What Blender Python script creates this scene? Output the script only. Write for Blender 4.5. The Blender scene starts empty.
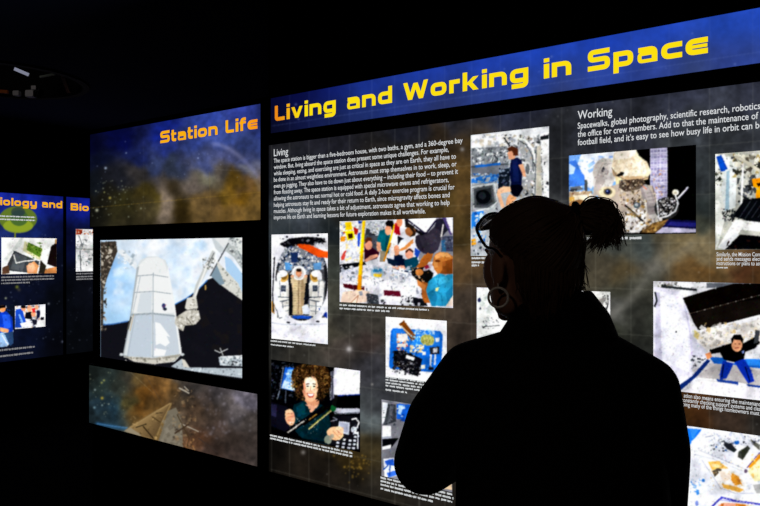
import bpy, bmesh, math, random
import numpy as np
from mathutils import Vector, Matrix, noise as mnoise

SC = bpy.context.scene
COL = SC.collection
F, CX, CY, EYE = 700.0, 380.0, 253.0, 1.55      # lens in pixels of the 760x506 frame, eye height

# ------------------------------------------------------------------ materials
def principled(name, color, rough=0.6, metal=0.0, spec=0.3, bump=0.0, bscale=200.0, var=0.0):
    m = bpy.data.materials.new(name); m.use_nodes = True
    nt = m.node_tree; b = nt.nodes['Principled BSDF']
    b.inputs['Base Color'].default_value = (*color, 1)
    b.inputs['Roughness'].default_value = rough
    b.inputs['Metallic'].default_value = metal
    b.inputs['Specular IOR Level'].default_value = spec
    tc = nt.nodes.new('ShaderNodeTexCoord')
    nz = nt.nodes.new('ShaderNodeTexNoise'); nz.inputs['Scale'].default_value = bscale
    nt.links.new(tc.outputs['Object'], nz.inputs['Vector'])
    if var:
        mx = nt.nodes.new('ShaderNodeMixRGB'); mx.blend_type = 'MIX'
        mx.inputs[1].default_value = (*[c * (1 - var) for c in color], 1)
        mx.inputs[2].default_value = (*[min(1, c * (1 + var)) for c in color], 1)
        nt.links.new(nz.outputs['Fac'], mx.inputs[0]); nt.links.new(mx.outputs[0], b.inputs['Base Color'])
    if bump:
        bp = nt.nodes.new('ShaderNodeBump'); bp.inputs['Strength'].default_value = bump
        bp.inputs['Distance'].default_value = 0.002
        nt.links.new(nz.outputs['Fac'], bp.inputs['Height']); nt.links.new(bp.outputs[0], b.inputs['Normal'])
    return m

def emissive(name, color=None, strength=1.0):
    """Backlit film or screen: light comes out through the printed colour."""
    m = bpy.data.materials.new(name); m.use_nodes = True
    nt = m.node_tree; nt.nodes.clear()
    out = nt.nodes.new('ShaderNodeOutputMaterial'); e = nt.nodes.new('ShaderNodeEmission')
    e.inputs['Strength'].default_value = strength
    if color is None:
        a = nt.nodes.new('ShaderNodeAttribute'); a.attribute_name = 'ink'
        nt.links.new(a.outputs['Color'], e.inputs['Color'])
    else:
        e.inputs['Color'].default_value = (*color, 1)
    nt.links.new(e.outputs[0], out.inputs[0])
    return m

M_WALL = principled('black_wall_paint', (.0022, .0022, .0026), .85, spec=.05, bump=.2, bscale=90)
M_CEIL = principled('dark_navy_ceiling_paint', (.036, .046, .105), .9, spec=.05)
M_FLOOR = principled('dark_carpet', (.006, .006, .008), .95, spec=.05, bump=.5, bscale=400, var=.4)
M_CASE = principled('black_housing', (.003, .003, .0035), .7, spec=.08)
M_PRINT = emissive('backlit_print')
M_SCREEN = emissive('screen_picture')
M_TEXT = emissive('backlit_white_lettering', (.72, .74, .76))
M_CAPT = emissive('backlit_caption_lettering', (.60, .62, .63))
M_JACKET = principled('black_wool', (.006, .006, .0065), .95, spec=.03, bump=.6, bscale=300)
M_TROUSER = principled('dark_trouser_cloth', (.008, .009, .013), .95, spec=.05, bump=.5, bscale=300)
M_SHOE = principled('black_leather', (.006, .006, .006), .5)
M_SKIN = principled('skin', (.34, .17, .115), .6, spec=.25, var=.12, bscale=60)
M_HAIR = principled('brown_hair', (.075, .036, .018), .5, spec=.25, var=.45, bscale=120)
M_TIE = principled('black_hair_tie', (.006, .006, .006), .8)
M_SILVER = principled('silver', (.92, .90, .87), .45, metal=.15, spec=.5)
M_GLASSES = principled('dark_plastic', (.012, .009, .008), .25, spec=.5)
M_LENS = principled('dark_lens', (.01, .01, .012), .08, spec=.6)
M_EYE = principled('eye_white', (.7, .68, .65), .2)
M_LIP = principled('lip', (.35, .10, .09), .5)
M_ORANGE = principled('orange_metal', (.42, .11, .02), .6)
M_PALE = principled('pale_metal', (.5, .5, .55), .6)
M_RIM = principled('dark_rim', (.004, .004, .005), .7, spec=.1)

# ------------------------------------------------------------------ object helpers
def obj(name, mesh, mat, parent=None, kind=None, label=None, smooth=False):
    if isinstance(mesh, bmesh.types.BMesh):
        me = bpy.data.meshes.new(name); mesh.to_mesh(me); mesh.free(); mesh = me
    mesh.name = name
    o = bpy.data.objects.new(name, mesh); COL.objects.link(o)
    if mat: 
        mesh.materials.clear(); mesh.materials.append(mat)
    if smooth: mesh.polygons.foreach_set('use_smooth', [True] * len(mesh.polygons))
    if parent:
        o.parent = parent
        o.matrix_parent_inverse = Matrix.Translation(-Vector(parent.location))
    if kind: o['kind'] = kind
    if label: o['label'] = label
    return o

def thing(name, label, cat, loc, group=None):
    o = bpy.data.objects.new(name, None); COL.objects.link(o); o.location = loc
    o.empty_display_size = .1
    o['label'] = label; o['category'] = cat
    if group: o['group'] = group
    return o

def bm_box(bm, mn, mx):
    v = [bm.verts.new((x, y, z)) for x in (mn[0], mx[0]) for y in (mn[1], mx[1]) for z in (mn[2], mx[2])]
    for f in ((0,1,3,2),(4,6,7,5),(0,4,5,1),(2,3,7,6),(0,2,6,4),(1,5,7,3)): bm.faces.new([v[i] for i in f])

def bm_hex(bm, pts):
    """eight corners: four of one end then the matching four of the other"""
    v = [bm.verts.new(p) for p in pts]
    for f in ((0,1,2,3),(7,6,5,4),(0,4,5,1),(1,5,6,2),(2,6,7,3),(3,7,4,0)): bm.faces.new([v[i] for i in f])
    bmesh.ops.recalc_face_normals(bm, faces=bm.faces)

# ------------------------------------------------------------------ the two exhibit walls as planes
class Plane:
    def __init__(s, p0, d, n):
        s.p0 = np.array(p0, float); s.d = np.array(d, float); s.n = np.array(n, float)
    def u(s, x):
        r = (x - CX) / F
        return (r * s.p0[1] - s.p0[0]) / (s.d[0] - r * s.d[1])
    def uz(s, x, y):
        u = s.u(x); return u, EYE + (CY - y) / F * (s.p0[1] + u * s.d[1])
    def px(s, u, z):
        X = s.p0[0] + u * s.d[0]; Y = s.p0[1] + u * s.d[1]
        return CX + F * X / Y, CY - F * (z - EYE) / Y
    def w(s, u, z, off=0.0):
        return (s.p0[0] + s.d[0]*u + s.n[0]*off, s.p0[1] + s.d[1]*u + s.n[1]*off, z)
    def rect(s, *c):
        """pixel corners TL TR BR BL of something measured on the wall -> upright rectangle u0,u1,z0,z1"""
        q = [s.uz(*p) for p in c]
        return ((q[0][0]+q[3][0])/2, (q[1][0]+q[2][0])/2, (q[2][1]+q[3][1])/2, (q[0][1]+q[1][1])/2)
    def box(s, bm, u0, u1, z0, z1, o0, o1):
        bm_hex(bm, [s.w(u0,z0,o0), s.w(u1,z0,o0), s.w(u1,z1,o0), s.w(u0,z1,o0),
                    s.w(u0,z0,o1), s.w(u1,z0,o1), s.w(u1,z1,o1), s.w(u0,z1,o1)])

_k = math.hypot(.802, .597); DX, DY = .802/_k, .597/_k
PM = Plane((-109/700*2.9, 2.9), (DX, -DY), (-DX*0 - DY, -DX))    # main exhibit wall, u runs right and nearer
PL = Plane((-380/700*6.2, 6.2), (DY, DX), (DX, -DY))             # far left wall, at a right angle to it

# ------------------------------------------------------------------ little painter for the printed pictures
def hexc(c):
    if not isinstance(c, str): return np.array(c, float) / 255.0
    return np.array([int(c[i:i+2], 16) for i in (0, 2, 4)], float) / 255.0
def lin(a):
    a = np.clip(a, 0, 1)
    return np.where(a <= .04045, a / 12.92, ((a + .055) / 1.055) ** 2.4)
def vnoise(h, w, cell, rng):
    gh, gw = int(h / cell) + 3, int(w / cell) + 3
    g = rng.random((gh, gw))
    y = np.arange(h) / cell; x = np.arange(w) / cell
    yi = y.astype(int); xi = x.astype(int)
    fy = (y - yi); fx = (x - xi); fy = (fy*fy*(3-2*fy))[:, None]; fx = (fx*fx*(3-2*fx))[None, :]
    a = g[yi][:, xi]; b = g[yi][:, xi+1]; c = g[yi+1][:, xi]; d = g[yi+1][:, xi+1]
    return (a*(1-fx)+b*fx)*(1-fy) + (c*(1-fx)+d*fx)*fy
def fbm(h, w, cell, rng, octv=4, gain=.55):
    t = np.zeros((h, w)); amp = 1; tot = 0
    for _ in range(octv):
        t += amp * vnoise(h, w, max(cell, 1.01), rng); tot += amp; amp *= gain; cell /= 2
    return t / tot - .5
def blur(a, sig):
    if sig <= 0: return a
    r = max(1, int(sig * 2.5)); k = np.exp(-.5 * (np.arange(-r, r+1) / sig) ** 2); k /= k.sum()
    for ax in (0, 1):
        p = np.pad(a, [(r, r) if i == ax else (0, 0) for i in range(a.ndim)], mode='edge')
        a = sum(kk * np.take(p, range(i, i + a.shape[ax]), axis=ax) for i, kk in enumerate(k))
    return a

class Cv:
    def __init__(s, x0, y0, x1, y1, S=3.0, base='808080', seed=1):
        s.x0, s.y0, s.S = x0, y0, S
        s.w = int((x1 - x0) * S) + 1; s.h = int((y1 - y0) * S) + 1
        s.a = np.zeros((s.h, s.w, 3)) + hexc(base)
        s.rng = np.random.default_rng(seed); s.v(0, 0, 1)
    def v(s, ox, oy, k): s.ox, s.oy, s.k = ox, oy, k; return s
    def t(s, pts):
        p = np.array(pts, float).reshape(-1, 2)
        return np.stack([((p[:, 0] / s.k + s.ox) - s.x0) * s.S, ((p[:, 1] / s.k + s.oy) - s.y0) * s.S], 1)
    def _mask(s, P):
        lo = np.floor(P.min(0)).astype(int); hi = np.ceil(P.max(0)).astype(int) + 1
        lo = np.maximum(lo, 0); hi = np.minimum(hi, (s.w, s.h))
        if (hi <= lo).any(): return None
        xs = np.arange(lo[0], hi[0])[None, :] + .5; ys = np.arange(lo[1], hi[1])[:, None] + .5
        m = np.zeros((hi[1]-lo[1], hi[0]-lo[0]), bool)
        n = len(P)
        for i in range(n):
            x1, y1 = P[i]; x2, y2 = P[(i+1) % n]
            if y1 == y2: continue
            c = ((y1 > ys) != (y2 > ys)) & (xs < (x2-x1) * (ys-y1) / (y2-y1) + x1)
            m ^= c
        return m, lo, hi
    def _put(s, P, col, al, tex=0):
        r = s._mask(P)
        if r is None: return s
        m, lo, hi = r
        sub = s.a[lo[1]:hi[1], lo[0]:hi[0]]
        c = hexc(col) + np.zeros(sub.shape)
        if tex: c = np.clip(c * (1 + tex * 2 * fbm(sub.shape[0], sub.shape[1], 4*s.S, s.rng, 3)[..., None]), 0, 1)
        k = (m * al)[..., None]
        sub[:] = sub * (1 - k) + c * k
        return s
    def p(s, col, *pts, al=1.0, tex=0):
        return s._put(s.t(pts), col, al, tex)
    def e(s, col, cx, cy, rx, ry=None, rot=0, al=1.0, tex=0, a0=0, a1=360):
        ry = ry or rx; an = np.radians(np.linspace(a0, a1, 40)); r = math.radians(rot)
        x = rx*np.cos(an); y = ry*np.sin(an)
        return s._put(s.t(np.stack([cx + x*math.cos(r) - y*math.sin(r), cy + x*math.sin(r) + y*math.cos(r)], 1)), col, al, tex)
    def l(s, col, wd, *pts, al=1.0):
        p = np.array(pts, float).reshape(-1, 2)
        for a, b in zip(p[:-1], p[1:]):
            d = b - a; L = math.hypot(*d) or 1; d = d / L; nn = np.array([-d[1], d[0]]) * wd/2; d = d*wd*.2
            s._put(s.t([a-d+nn, b+d+nn, b+d-nn, a-d-nn]), col, al)
        return s
    def clut(s, x0, y0, x1, y1, n, pal, mn, mx, al=.9, asp=2.5, ins=None):
        if ins is not None:
            ins = np.array(ins, float).reshape(-1, 2); x0, y0 = ins.min(0); x1, y1 = ins.max(0)
        def isin(x, y):
            r = False; k = len(ins)
            for i in range(k):
                (ax, ay), (bx, by) = ins[i], ins[(i+1) % k]
                if (ay > y) != (by > y) and x < (bx-ax)*(y-ay)/(by-ay)+ax: r = not r
            return r
        for _ in range(int(n*2.2)):
            cx, cy = s.rng.uniform(x0, x1), s.rng.uniform(y0, y1)
            a = mn*.5 + (mx-mn)*.6*s.rng.random()**1.7; b = a / s.rng.uniform(1, asp); r = s.rng.uniform(0, math.pi)
            q = [(a, b), (-a, b), (-a, -b), (a, -b)]
            q = [(min(max(cx + (x*math.cos(r)-y*math.sin(r))/2, x0), x1), min(max(cy + (x*math.sin(r)+y*math.cos(r))/2, y0), y1)) for x, y in q]
            if ins is not None and not all(isin(x, y) for x, y in q): continue
            s._put(s.t(q), pal[s.rng.integers(len(pal))], al)
        return s
    def rbf(s, pts, sig, warp=0):
        """smooth colour field through measured colours: (x, y, 'rrggbb')"""
        yy, xx = np.mgrid[0:s.h:4, 0:s.w:4]
        W = np.zeros(yy.shape) + 1e-9; A = np.zeros(yy.shape + (3,))
        xx = xx.astype(float); yy = yy.astype(float)
        if warp:
            wp = warp/s.k*s.S; cell = max(4, wp*1.6/4)
            xx = xx + wp*2.4*fbm(*xx.shape, cell, s.rng, 5, .6); yy = yy + wp*2.4*fbm(*yy.shape, cell, s.rng, 5, .6)
        P = s.t([q[:2] for q in pts]); sg = sig / s.k * s.S
        for (x, y), q in zip(P, pts):
            d2 = ((xx-x)**2 + (yy-y)**2) / sg**2
            w = 1 / (d2 + .05) ** 2
            W += w; A += w[..., None] * hexc(q[2])
        A /= W[..., None]; A = blur(A, .8 if warp else 3)
        iy = np.minimum(np.arange(s.h) / 4, A.shape[0]-1.001); ix = np.minimum(np.arange(s.w) / 4, A.shape[1]-1.001)
        y0 = iy.astype(int); x0 = ix.astype(int); fy = (iy-y0)[:, None, None]; fx = (ix-x0)[None, :, None]
        y1 = np.minimum(y0+1, A.shape[0]-1); x1 = np.minimum(x0+1, A.shape[1]-1)
        s.a[:] = (A[y0][:, x0]*(1-fx) + A[y0][:, x1]*fx)*(1-fy) + (A[y1][:, x0]*(1-fx) + A[y1][:, x1]*fx)*fy
        return s
    def grain(s, amt, cell, octv=4, mono=True):
        n = fbm(s.h, s.w, cell*s.S, s.rng, octv)[..., None]
        s.a[:] = np.clip(s.a * (1 + amt*2*n), 0, 1); return s
    def glow(s, col, cx, cy, r, al=1.0):
        P = s.t([(cx, cy)])[0]; R = r / s.k * s.S
        x0, x1 = max(0, int(P[0]-3*R)), min(s.w, int(P[0]+3*R)+1); y0, y1 = max(0, int(P[1]-3*R)), min(s.h, int(P[1]+3*R)+1)
        if x1 <= x0 or y1 <= y0: return s
        yy, xx = np.mgrid[y0:y1, x0:x1]
        k = (al*np.exp(-((xx-P[0])**2 + (yy-P[1])**2)/R**2))[..., None]
        sub = s.a[y0:y1, x0:x1]; sub[:] = sub*(1-k) + hexc(col)*k
        return s
    def tone(s, gain=1.0, sat=1.0, con=1.0, piv=.5, lift=0.0):
        g = s.a.mean(2, keepdims=True); a = g + (s.a-g)*sat
        s.a[:] = np.clip(((a-piv)*con+piv)*gain + lift, 0, 1); return s
    def detail(s, n, mn=1.0, mx=4.0, lo=.72, hi=1.35):
        """small camera-like texture: short flecks a little lighter or darker than what they lie on"""
        for _ in range(n):
            x = s.rng.uniform(2, s.w-3); y = s.rng.uniform(2, s.h-3)
            L = s.rng.uniform(mn, mx)*s.S; b = s.rng.uniform(.5, 1.0)*s.S; r = s.rng.choice((0., math.pi/2)) + s.rng.normal(0, .35)
            cl = np.clip(s.a[int(y), int(x)]*s.rng.uniform(lo, hi) + s.rng.normal(0, .03, 3), 0, 1)*255
            c, q = math.cos(r), math.sin(r)
            s._put(np.array([(x+(i*c-j*q)/2, y+(i*q+j*c)/2) for i, j in ((L,b),(-L,b),(-L,-b),(L,-b))]), cl, s.rng.uniform(.35, .8))
        return s
    def wob(s, amp, cell):
        """uneven natural outlines: nudge everything by a fine noise field"""
        yy, xx = np.mgrid[0:s.h, 0:s.w].astype(float)
        for c_, k in ((cell, 1.0), (cell*.4, .5)):
            yy += 3*amp*k*s.S*fbm(s.h, s.w, c_*s.S, s.rng, 2); xx += 3*amp*k*s.S*fbm(s.h, s.w, c_*s.S, s.rng, 2)
        s.a = s.a[np.clip(np.rint(yy), 0, s.h-1).astype(int), np.clip(np.rint(xx), 0, s.w-1).astype(int)]; return s
    def photo(s, n=1.0, con=1.12, lift=.01):
        """finish of a glossy backlit photograph"""
        nn = fbm(s.h, s.w, 11*s.S, s.rng, 3)[..., None]; s.a[:] = np.clip(s.a*(1+.45*nn), 0, 1)**1.15
        s.wob(.16, 4); s.detail(int(n*s.w*s.h/s.S**2*.24), .5, 2.4, .72, 1.2); s.wob(.08, 1.6); return s.tone(con=1.15, piv=.45, sat=1.08, lift=.02)
    def soft(s, px): s.a[:] = blur(s.a, px*s.S); return s
    def sample(s, X, Y):
        x = np.clip((X - s.x0)*s.S - .5, 0, s.w-1.001); y = np.clip((Y - s.y0)*s.S - .5, 0, s.h-1.001)
        xi = x.astype(int); yi = y.astype(int); fx = (x-xi)[..., None]; fy = (y-yi)[..., None]
        a = s.a; x1 = np.minimum(xi+1, s.w-1); y1 = np.minimum(yi+1, s.h-1)
        return (a[yi, xi]*(1-fx)+a[yi, x1]*fx)*(1-fy) + (a[y1, xi]*(1-fx)+a[y1, x1]*fx)*fy

def ink_attr(me, rgb):
    at = me.attributes.new('ink', 'FLOAT_COLOR', 'POINT')
    at.data.foreach_set('color', np.concatenate([rgb, np.ones((len(rgb), 1))], 1).astype(np.float32).ravel())

def print_sheet(name, pl, rect, cv, off, parent, label=None, mat=None, res=2.0):
    """a flat printed sheet on the wall plane; every vertex carries the ink colour of the picture there"""
    u0, u1, z0, z1 = rect
    xa, _ = pl.px(u0, z0); xb, _ = pl.px(u1, z0)
    ya = pl.px(u1, z1)[1] - pl.px(u1, z0)[1]; yb = pl.px(u0, z1)[1] - pl.px(u0, z0)[1]
    nu = max(8, int(min(1500, abs(xb-xa)*res))); nv = max(8, int(max(abs(ya), abs(yb))*res))
    us = np.linspace(u0, u1, nu); zs = np.linspace(z0, z1, nv)
    U, Z = np.meshgrid(us, zs)
    X, Y = pl.px(U, Z)
    rgb = lin(cv.sample(X, Y)).reshape(-1, 3)
    co = np.stack([pl.p0[0]+pl.d[0]*U+pl.n[0]*off, pl.p0[1]+pl.d[1]*U+pl.n[1]*off, Z], -1).reshape(-1, 3)
    me = bpy.data.meshes.new(name)
    me.vertices.add(len(co)); me.vertices.foreach_set('co', co.astype(np.float32).ravel())
    i = (np.arange(nv-1)[:, None]*nu + np.arange(nu-1)[None, :]).ravel()
    q = np.stack([i, i+1, i+nu+1, i+nu], 1)
    me.loops.add(q.size); me.loops.foreach_set('vertex_index', q.astype(np.int32).ravel())
    me.polygons.add(len(q)); me.polygons.foreach_set('loop_start', (np.arange(len(q))*4).astype(np.int32))
    me.update(calc_edges=True); ink_attr(me, rgb)
    return obj(name, me, mat or M_PRINT, parent, label=label)
# ------------------------------------------------------------------ wide squarish display lettering for the titles
T = .118          # half the stroke width, in cap heights
XH = .72
def rnd(pts, r=.2, closed=False):
    pts = [np.array(p, float) for p in pts]; n = len(pts); out = []
    for i, p in enumerate(pts):
        if not closed and i in (0, n-1): out.append(p); continue
        a, b = pts[i-1], pts[(i+1) % n]
        da, db = a-p, b-p; la, lb = np.linalg.norm(da), np.linalg.norm(db)
        k = min(r, la*.49, lb*.49)
        s, e = p + da/la*k, p + db/lb*k
        for t in np.linspace(0, 1, 6): out.append((1-t)**2*s + 2*t*(1-t)*p + t*t*e)
    if closed: out.append(out[0])
    return out
def stroke(pts, hw=T, closed=False):
    """quads along a path with mitred joins"""
    p = [np.array(q, float) for q in pts]; n = len(p); L = []; R = []
    for i in range(n):
        if closed and i in (0, n-1): d1 = p[-1]-p[-2]; d2 = p[1]-p[0]
        else:
            d1 = p[i]-p[i-1] if i else p[1]-p[0]; d2 = p[i+1]-p[i] if i < n-1 else p[i]-p[i-1]
        d1 = d1/(np.linalg.norm(d1)+1e-9); d2 = d2/(np.linalg.norm(d2)+1e-9)
        m = d1+d2; m = m/(np.linalg.norm(m)+1e-9); nn = np.array([-m[1], m[0]])
        c = max(.5, float(nn @ np.array([-d1[1], d1[0]])))
        L.append(p[i]+nn*hw/c); R.append(p[i]-nn*hw/c)
    return [[R[i], R[i+1], L[i+1], L[i]] for i in range(n-1)]
def diag(x0, y0, x1, y1, w=.24): return [[(x0-w/2, y0), (x0+w/2, y0), (x1+w/2, y1), (x1-w/2, y1)]]
def rectq(x0, y0, x1, y1): return [[(x0, y0), (x1, y0), (x1, y1), (x0, y1)]]
def glyph(c):
    x = XH; t = T; w = .86
    if c == 'L': w = .78; return stroke(rnd([(t+.01,1),(t+.01,t),(w,t)], .12)), w
    if c == 'S': w = 1.0; return stroke(rnd([(w-.02,1-t),(t,1-t),(t,.52),(w-t,.52),(w-t,t),(0,t)], .16)), w
    if c == 'B': w = .98; return (stroke(rnd([(t,t),(t,1-t),(w-t-.04,1-t),(w-t-.04,.53),(t,.53)], .14)) + stroke(rnd([(t,.53),(w-t,.53),(w-t,t),(t,t)], .14)) + rectq(0,0,2*t,1)), w
    if c == 'W': w = 1.42; return diag(.12,1,.40,0)+diag(.40,0,.71,.92)+diag(.71,.92,1.02,0)+diag(1.02,0,1.30,1), w
    if c == 'v': w = .86; return diag(.12,x,.43,0)+diag(.43,0,.74,x), w
    if c == 'i': return rectq(0,0,2.1*t,x)+rectq(0,x+.08,2.1*t,1.0), .21
    if c == 'l': return rectq(0,0,2.1*t,1.0), .21
    if c == 'n': return rectq(0,0,2*t,x)+stroke(rnd([(t,x-t),(w-t,x-t),(w-t,0)], .22)), w
    if c == 'r': w = .56; return rectq(0,0,2*t,x)+stroke([(t,x-t),(w,x-t)]), w
    if c == 'o': return stroke(rnd([(t,t),(w-t,t),(w-t,x-t),(t,x-t)], .2, True), closed=True), w
    if c == 'c': return stroke(rnd([(w-.02,x-t),(t,x-t),(t,t),(w-.02,t)], .24)), w-.04
    if c == 'e': return stroke(rnd([(w,x-t),(t,x-t),(t,t),(w,t)], .24))+rectq(t,x/2-.075,w-.02,x/2+.075), w-.02
    if c == 'a': return stroke(rnd([(.06,x-t),(w-t,x-t),(w-t,0)], .2))+stroke(rnd([(w-t,.415),(t,.415),(t,.085),(w-t,.085)], .12), .085), w
    if c == 'd': return rectq(w-2*t,0,w,1)+stroke(rnd([(w-t,x-t),(t,x-t),(t,t),(w-t,t)], .2)), w
    if c == 'p': return rectq(0,-.28,2*t,x)+stroke(rnd([(t,x-t),(w-t,x-t),(w-t,t),(t,t)], .2)), w
    if c == 'g': return stroke(rnd([(w-t,x-t),(t,x-t),(t,t),(w-t,t)], .2))+stroke(rnd([(w-t,x),(w-t,-.28+t),(.08,-.28+t)], .18)), w
    if c == 'y': return stroke(rnd([(t,x),(t,t),(w-t,t)], .2))+stroke(rnd([(w-t,x),(w-t,-.28+t),(.08,-.28+t)], .18)), w
    if c == 'k': w = .84; return rectq(0,0,2*t,1)+diag(.3,.36,.68,x,.28)+diag(.68,0,.36,.42,.28)+rectq(t,.31,.34,.46), w
    if c == 't': w = .52; return stroke(rnd([(.17,.96),(.17,t),(w,t)], .14))+rectq(0,x-.18,w,x), w
    if c == 'f': w = .55; return stroke(rnd([(.19,0),(.19,1-t),(w,1-t)], .16))+rectq(0,x-.18,w,x), w
    return [], .45
def word_quads(s, gap=.15):
    x = 0; out = []
    for c in s:
        g, w = glyph(c)
        out += [[(px+x, py) for px, py in q] for q in g]; x += w + gap
    return out, x - gap

def title(name, pl, words, base, cap, off, parent, colf, label=None):
    """one mesh per word: (text, u0, u1); colf(u) gives the lettering's sRGB colour"""
    for s, u0, u1 in words:
        co = []; fc = []; rgb = []
        q, w = word_quads(s)
        for quad in q:
            a = len(co)
            for x, y in quad:
                u = u0 + x/w*(u1-u0)
                co.append(pl.w(u, base + y*cap, off + (a % 7)*1e-5)); rgb.append(colf(u))
            fc.append((a, a+1, a+2, a+3))
        me = bpy.data.meshes.new(name); me.from_pydata(co, [], fc)
        ink_attr(me, lin(np.array(rgb, float)/255))
        obj(name, me, M_PRINT, parent, label=label)

# ------------------------------------------------------------------ running text
def font_mesh(s):
    cu = bpy.data.curves.new('tmp', 'FONT'); cu.body = s; cu.size = 1.0; cu.resolution_u = 3; cu.offset = .006
    o = bpy.data.objects.new('tmp', cu); COL.objects.link(o)
    dg = bpy.context.evaluated_depsgraph_get(); dg.update()
    me = bpy.data.meshes.new_from_object(o.evaluated_get(dg))
    v = np.zeros(len(me.vertices)*3); me.vertices.foreach_get('co', v); v = v.reshape(-1, 3)[:, :2]
    f = [tuple(p.vertices) for p in me.polygons]
    bpy.data.objects.remove(o); bpy.data.curves.remove(cu); bpy.data.meshes.remove(me)
    return v, f
def text_block(name, pl, lines, off, parent, mat, label=None):
    """lines: (text, u0, u1 or None, baseline z, cap height)"""
    co = []; fc = []
    for s, u0, u1, z, cap in lines:
        v, f = font_mesh(s)
        k = cap/.73; x0, x1 = v[:, 0].min(), v[:, 0].max()
        kx = k if u1 is None else (u1-u0)/(x1-x0)
        a = len(co)
        co += [pl.w(u0+(x-x0)*kx, z+y*k, off) for x, y in v]
        fc += [tuple(i+a for i in q) for q in f]
    me = bpy.data.meshes.new(name); me.from_pydata(co, [], fc)
    return obj(name, me, mat, parent, label=label)
def caption_bars(name, pl, rows, off, parent, seed, hgt=.0062, mat=None):
    """fine print too small to read: rows (xl, yl, xr, yr) in picture pixels, broken into word-long dashes"""
    r = random.Random(seed); co = []; fc = []
    for xl, yl, xr, yr in rows:
        u0, z0 = pl.uz(xl, yl); u1, z1 = pl.uz(xr, yr); z = (z0+z1)/2; u = u0
        while u < u1:
            wd = min(r.uniform(.010, .040), u1-u)
            for k in range(max(1, int(wd/.0042))):
                a = u + k*.0042; h = hgt*r.uniform(.66, .98); zz = z + hgt*r.uniform(-.08, .08)
                b = a + .0042*r.choice((.9, 1.0, 1.0)); n = len(co)
                co += [pl.w(a, zz-h/2, off), pl.w(b, zz-h/2, off), pl.w(b, zz+h/2, off), pl.w(a, zz+h/2, off)]
                fc.append((n, n+1, n+2, n+3))
            u += wd + .0022
    me = bpy.data.meshes.new(name); me.from_pydata(co, [], fc)
    return obj(name, me, mat or M_CAPT, parent)
# ------------------------------------------------------------------ the printed pictures (pixel frame of the photograph)
GREY = ['e8e8ee','c8ccd4','9aa0aa','6a7078','f8f8fa','404650','b4b0a8']
def bb(q, m=2): 
    xs = [p[0] for p in q]; ys = [p[1] for p in q]; return min(xs)-m, min(ys)-m, max(xs)+m, max(ys)+m

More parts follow.
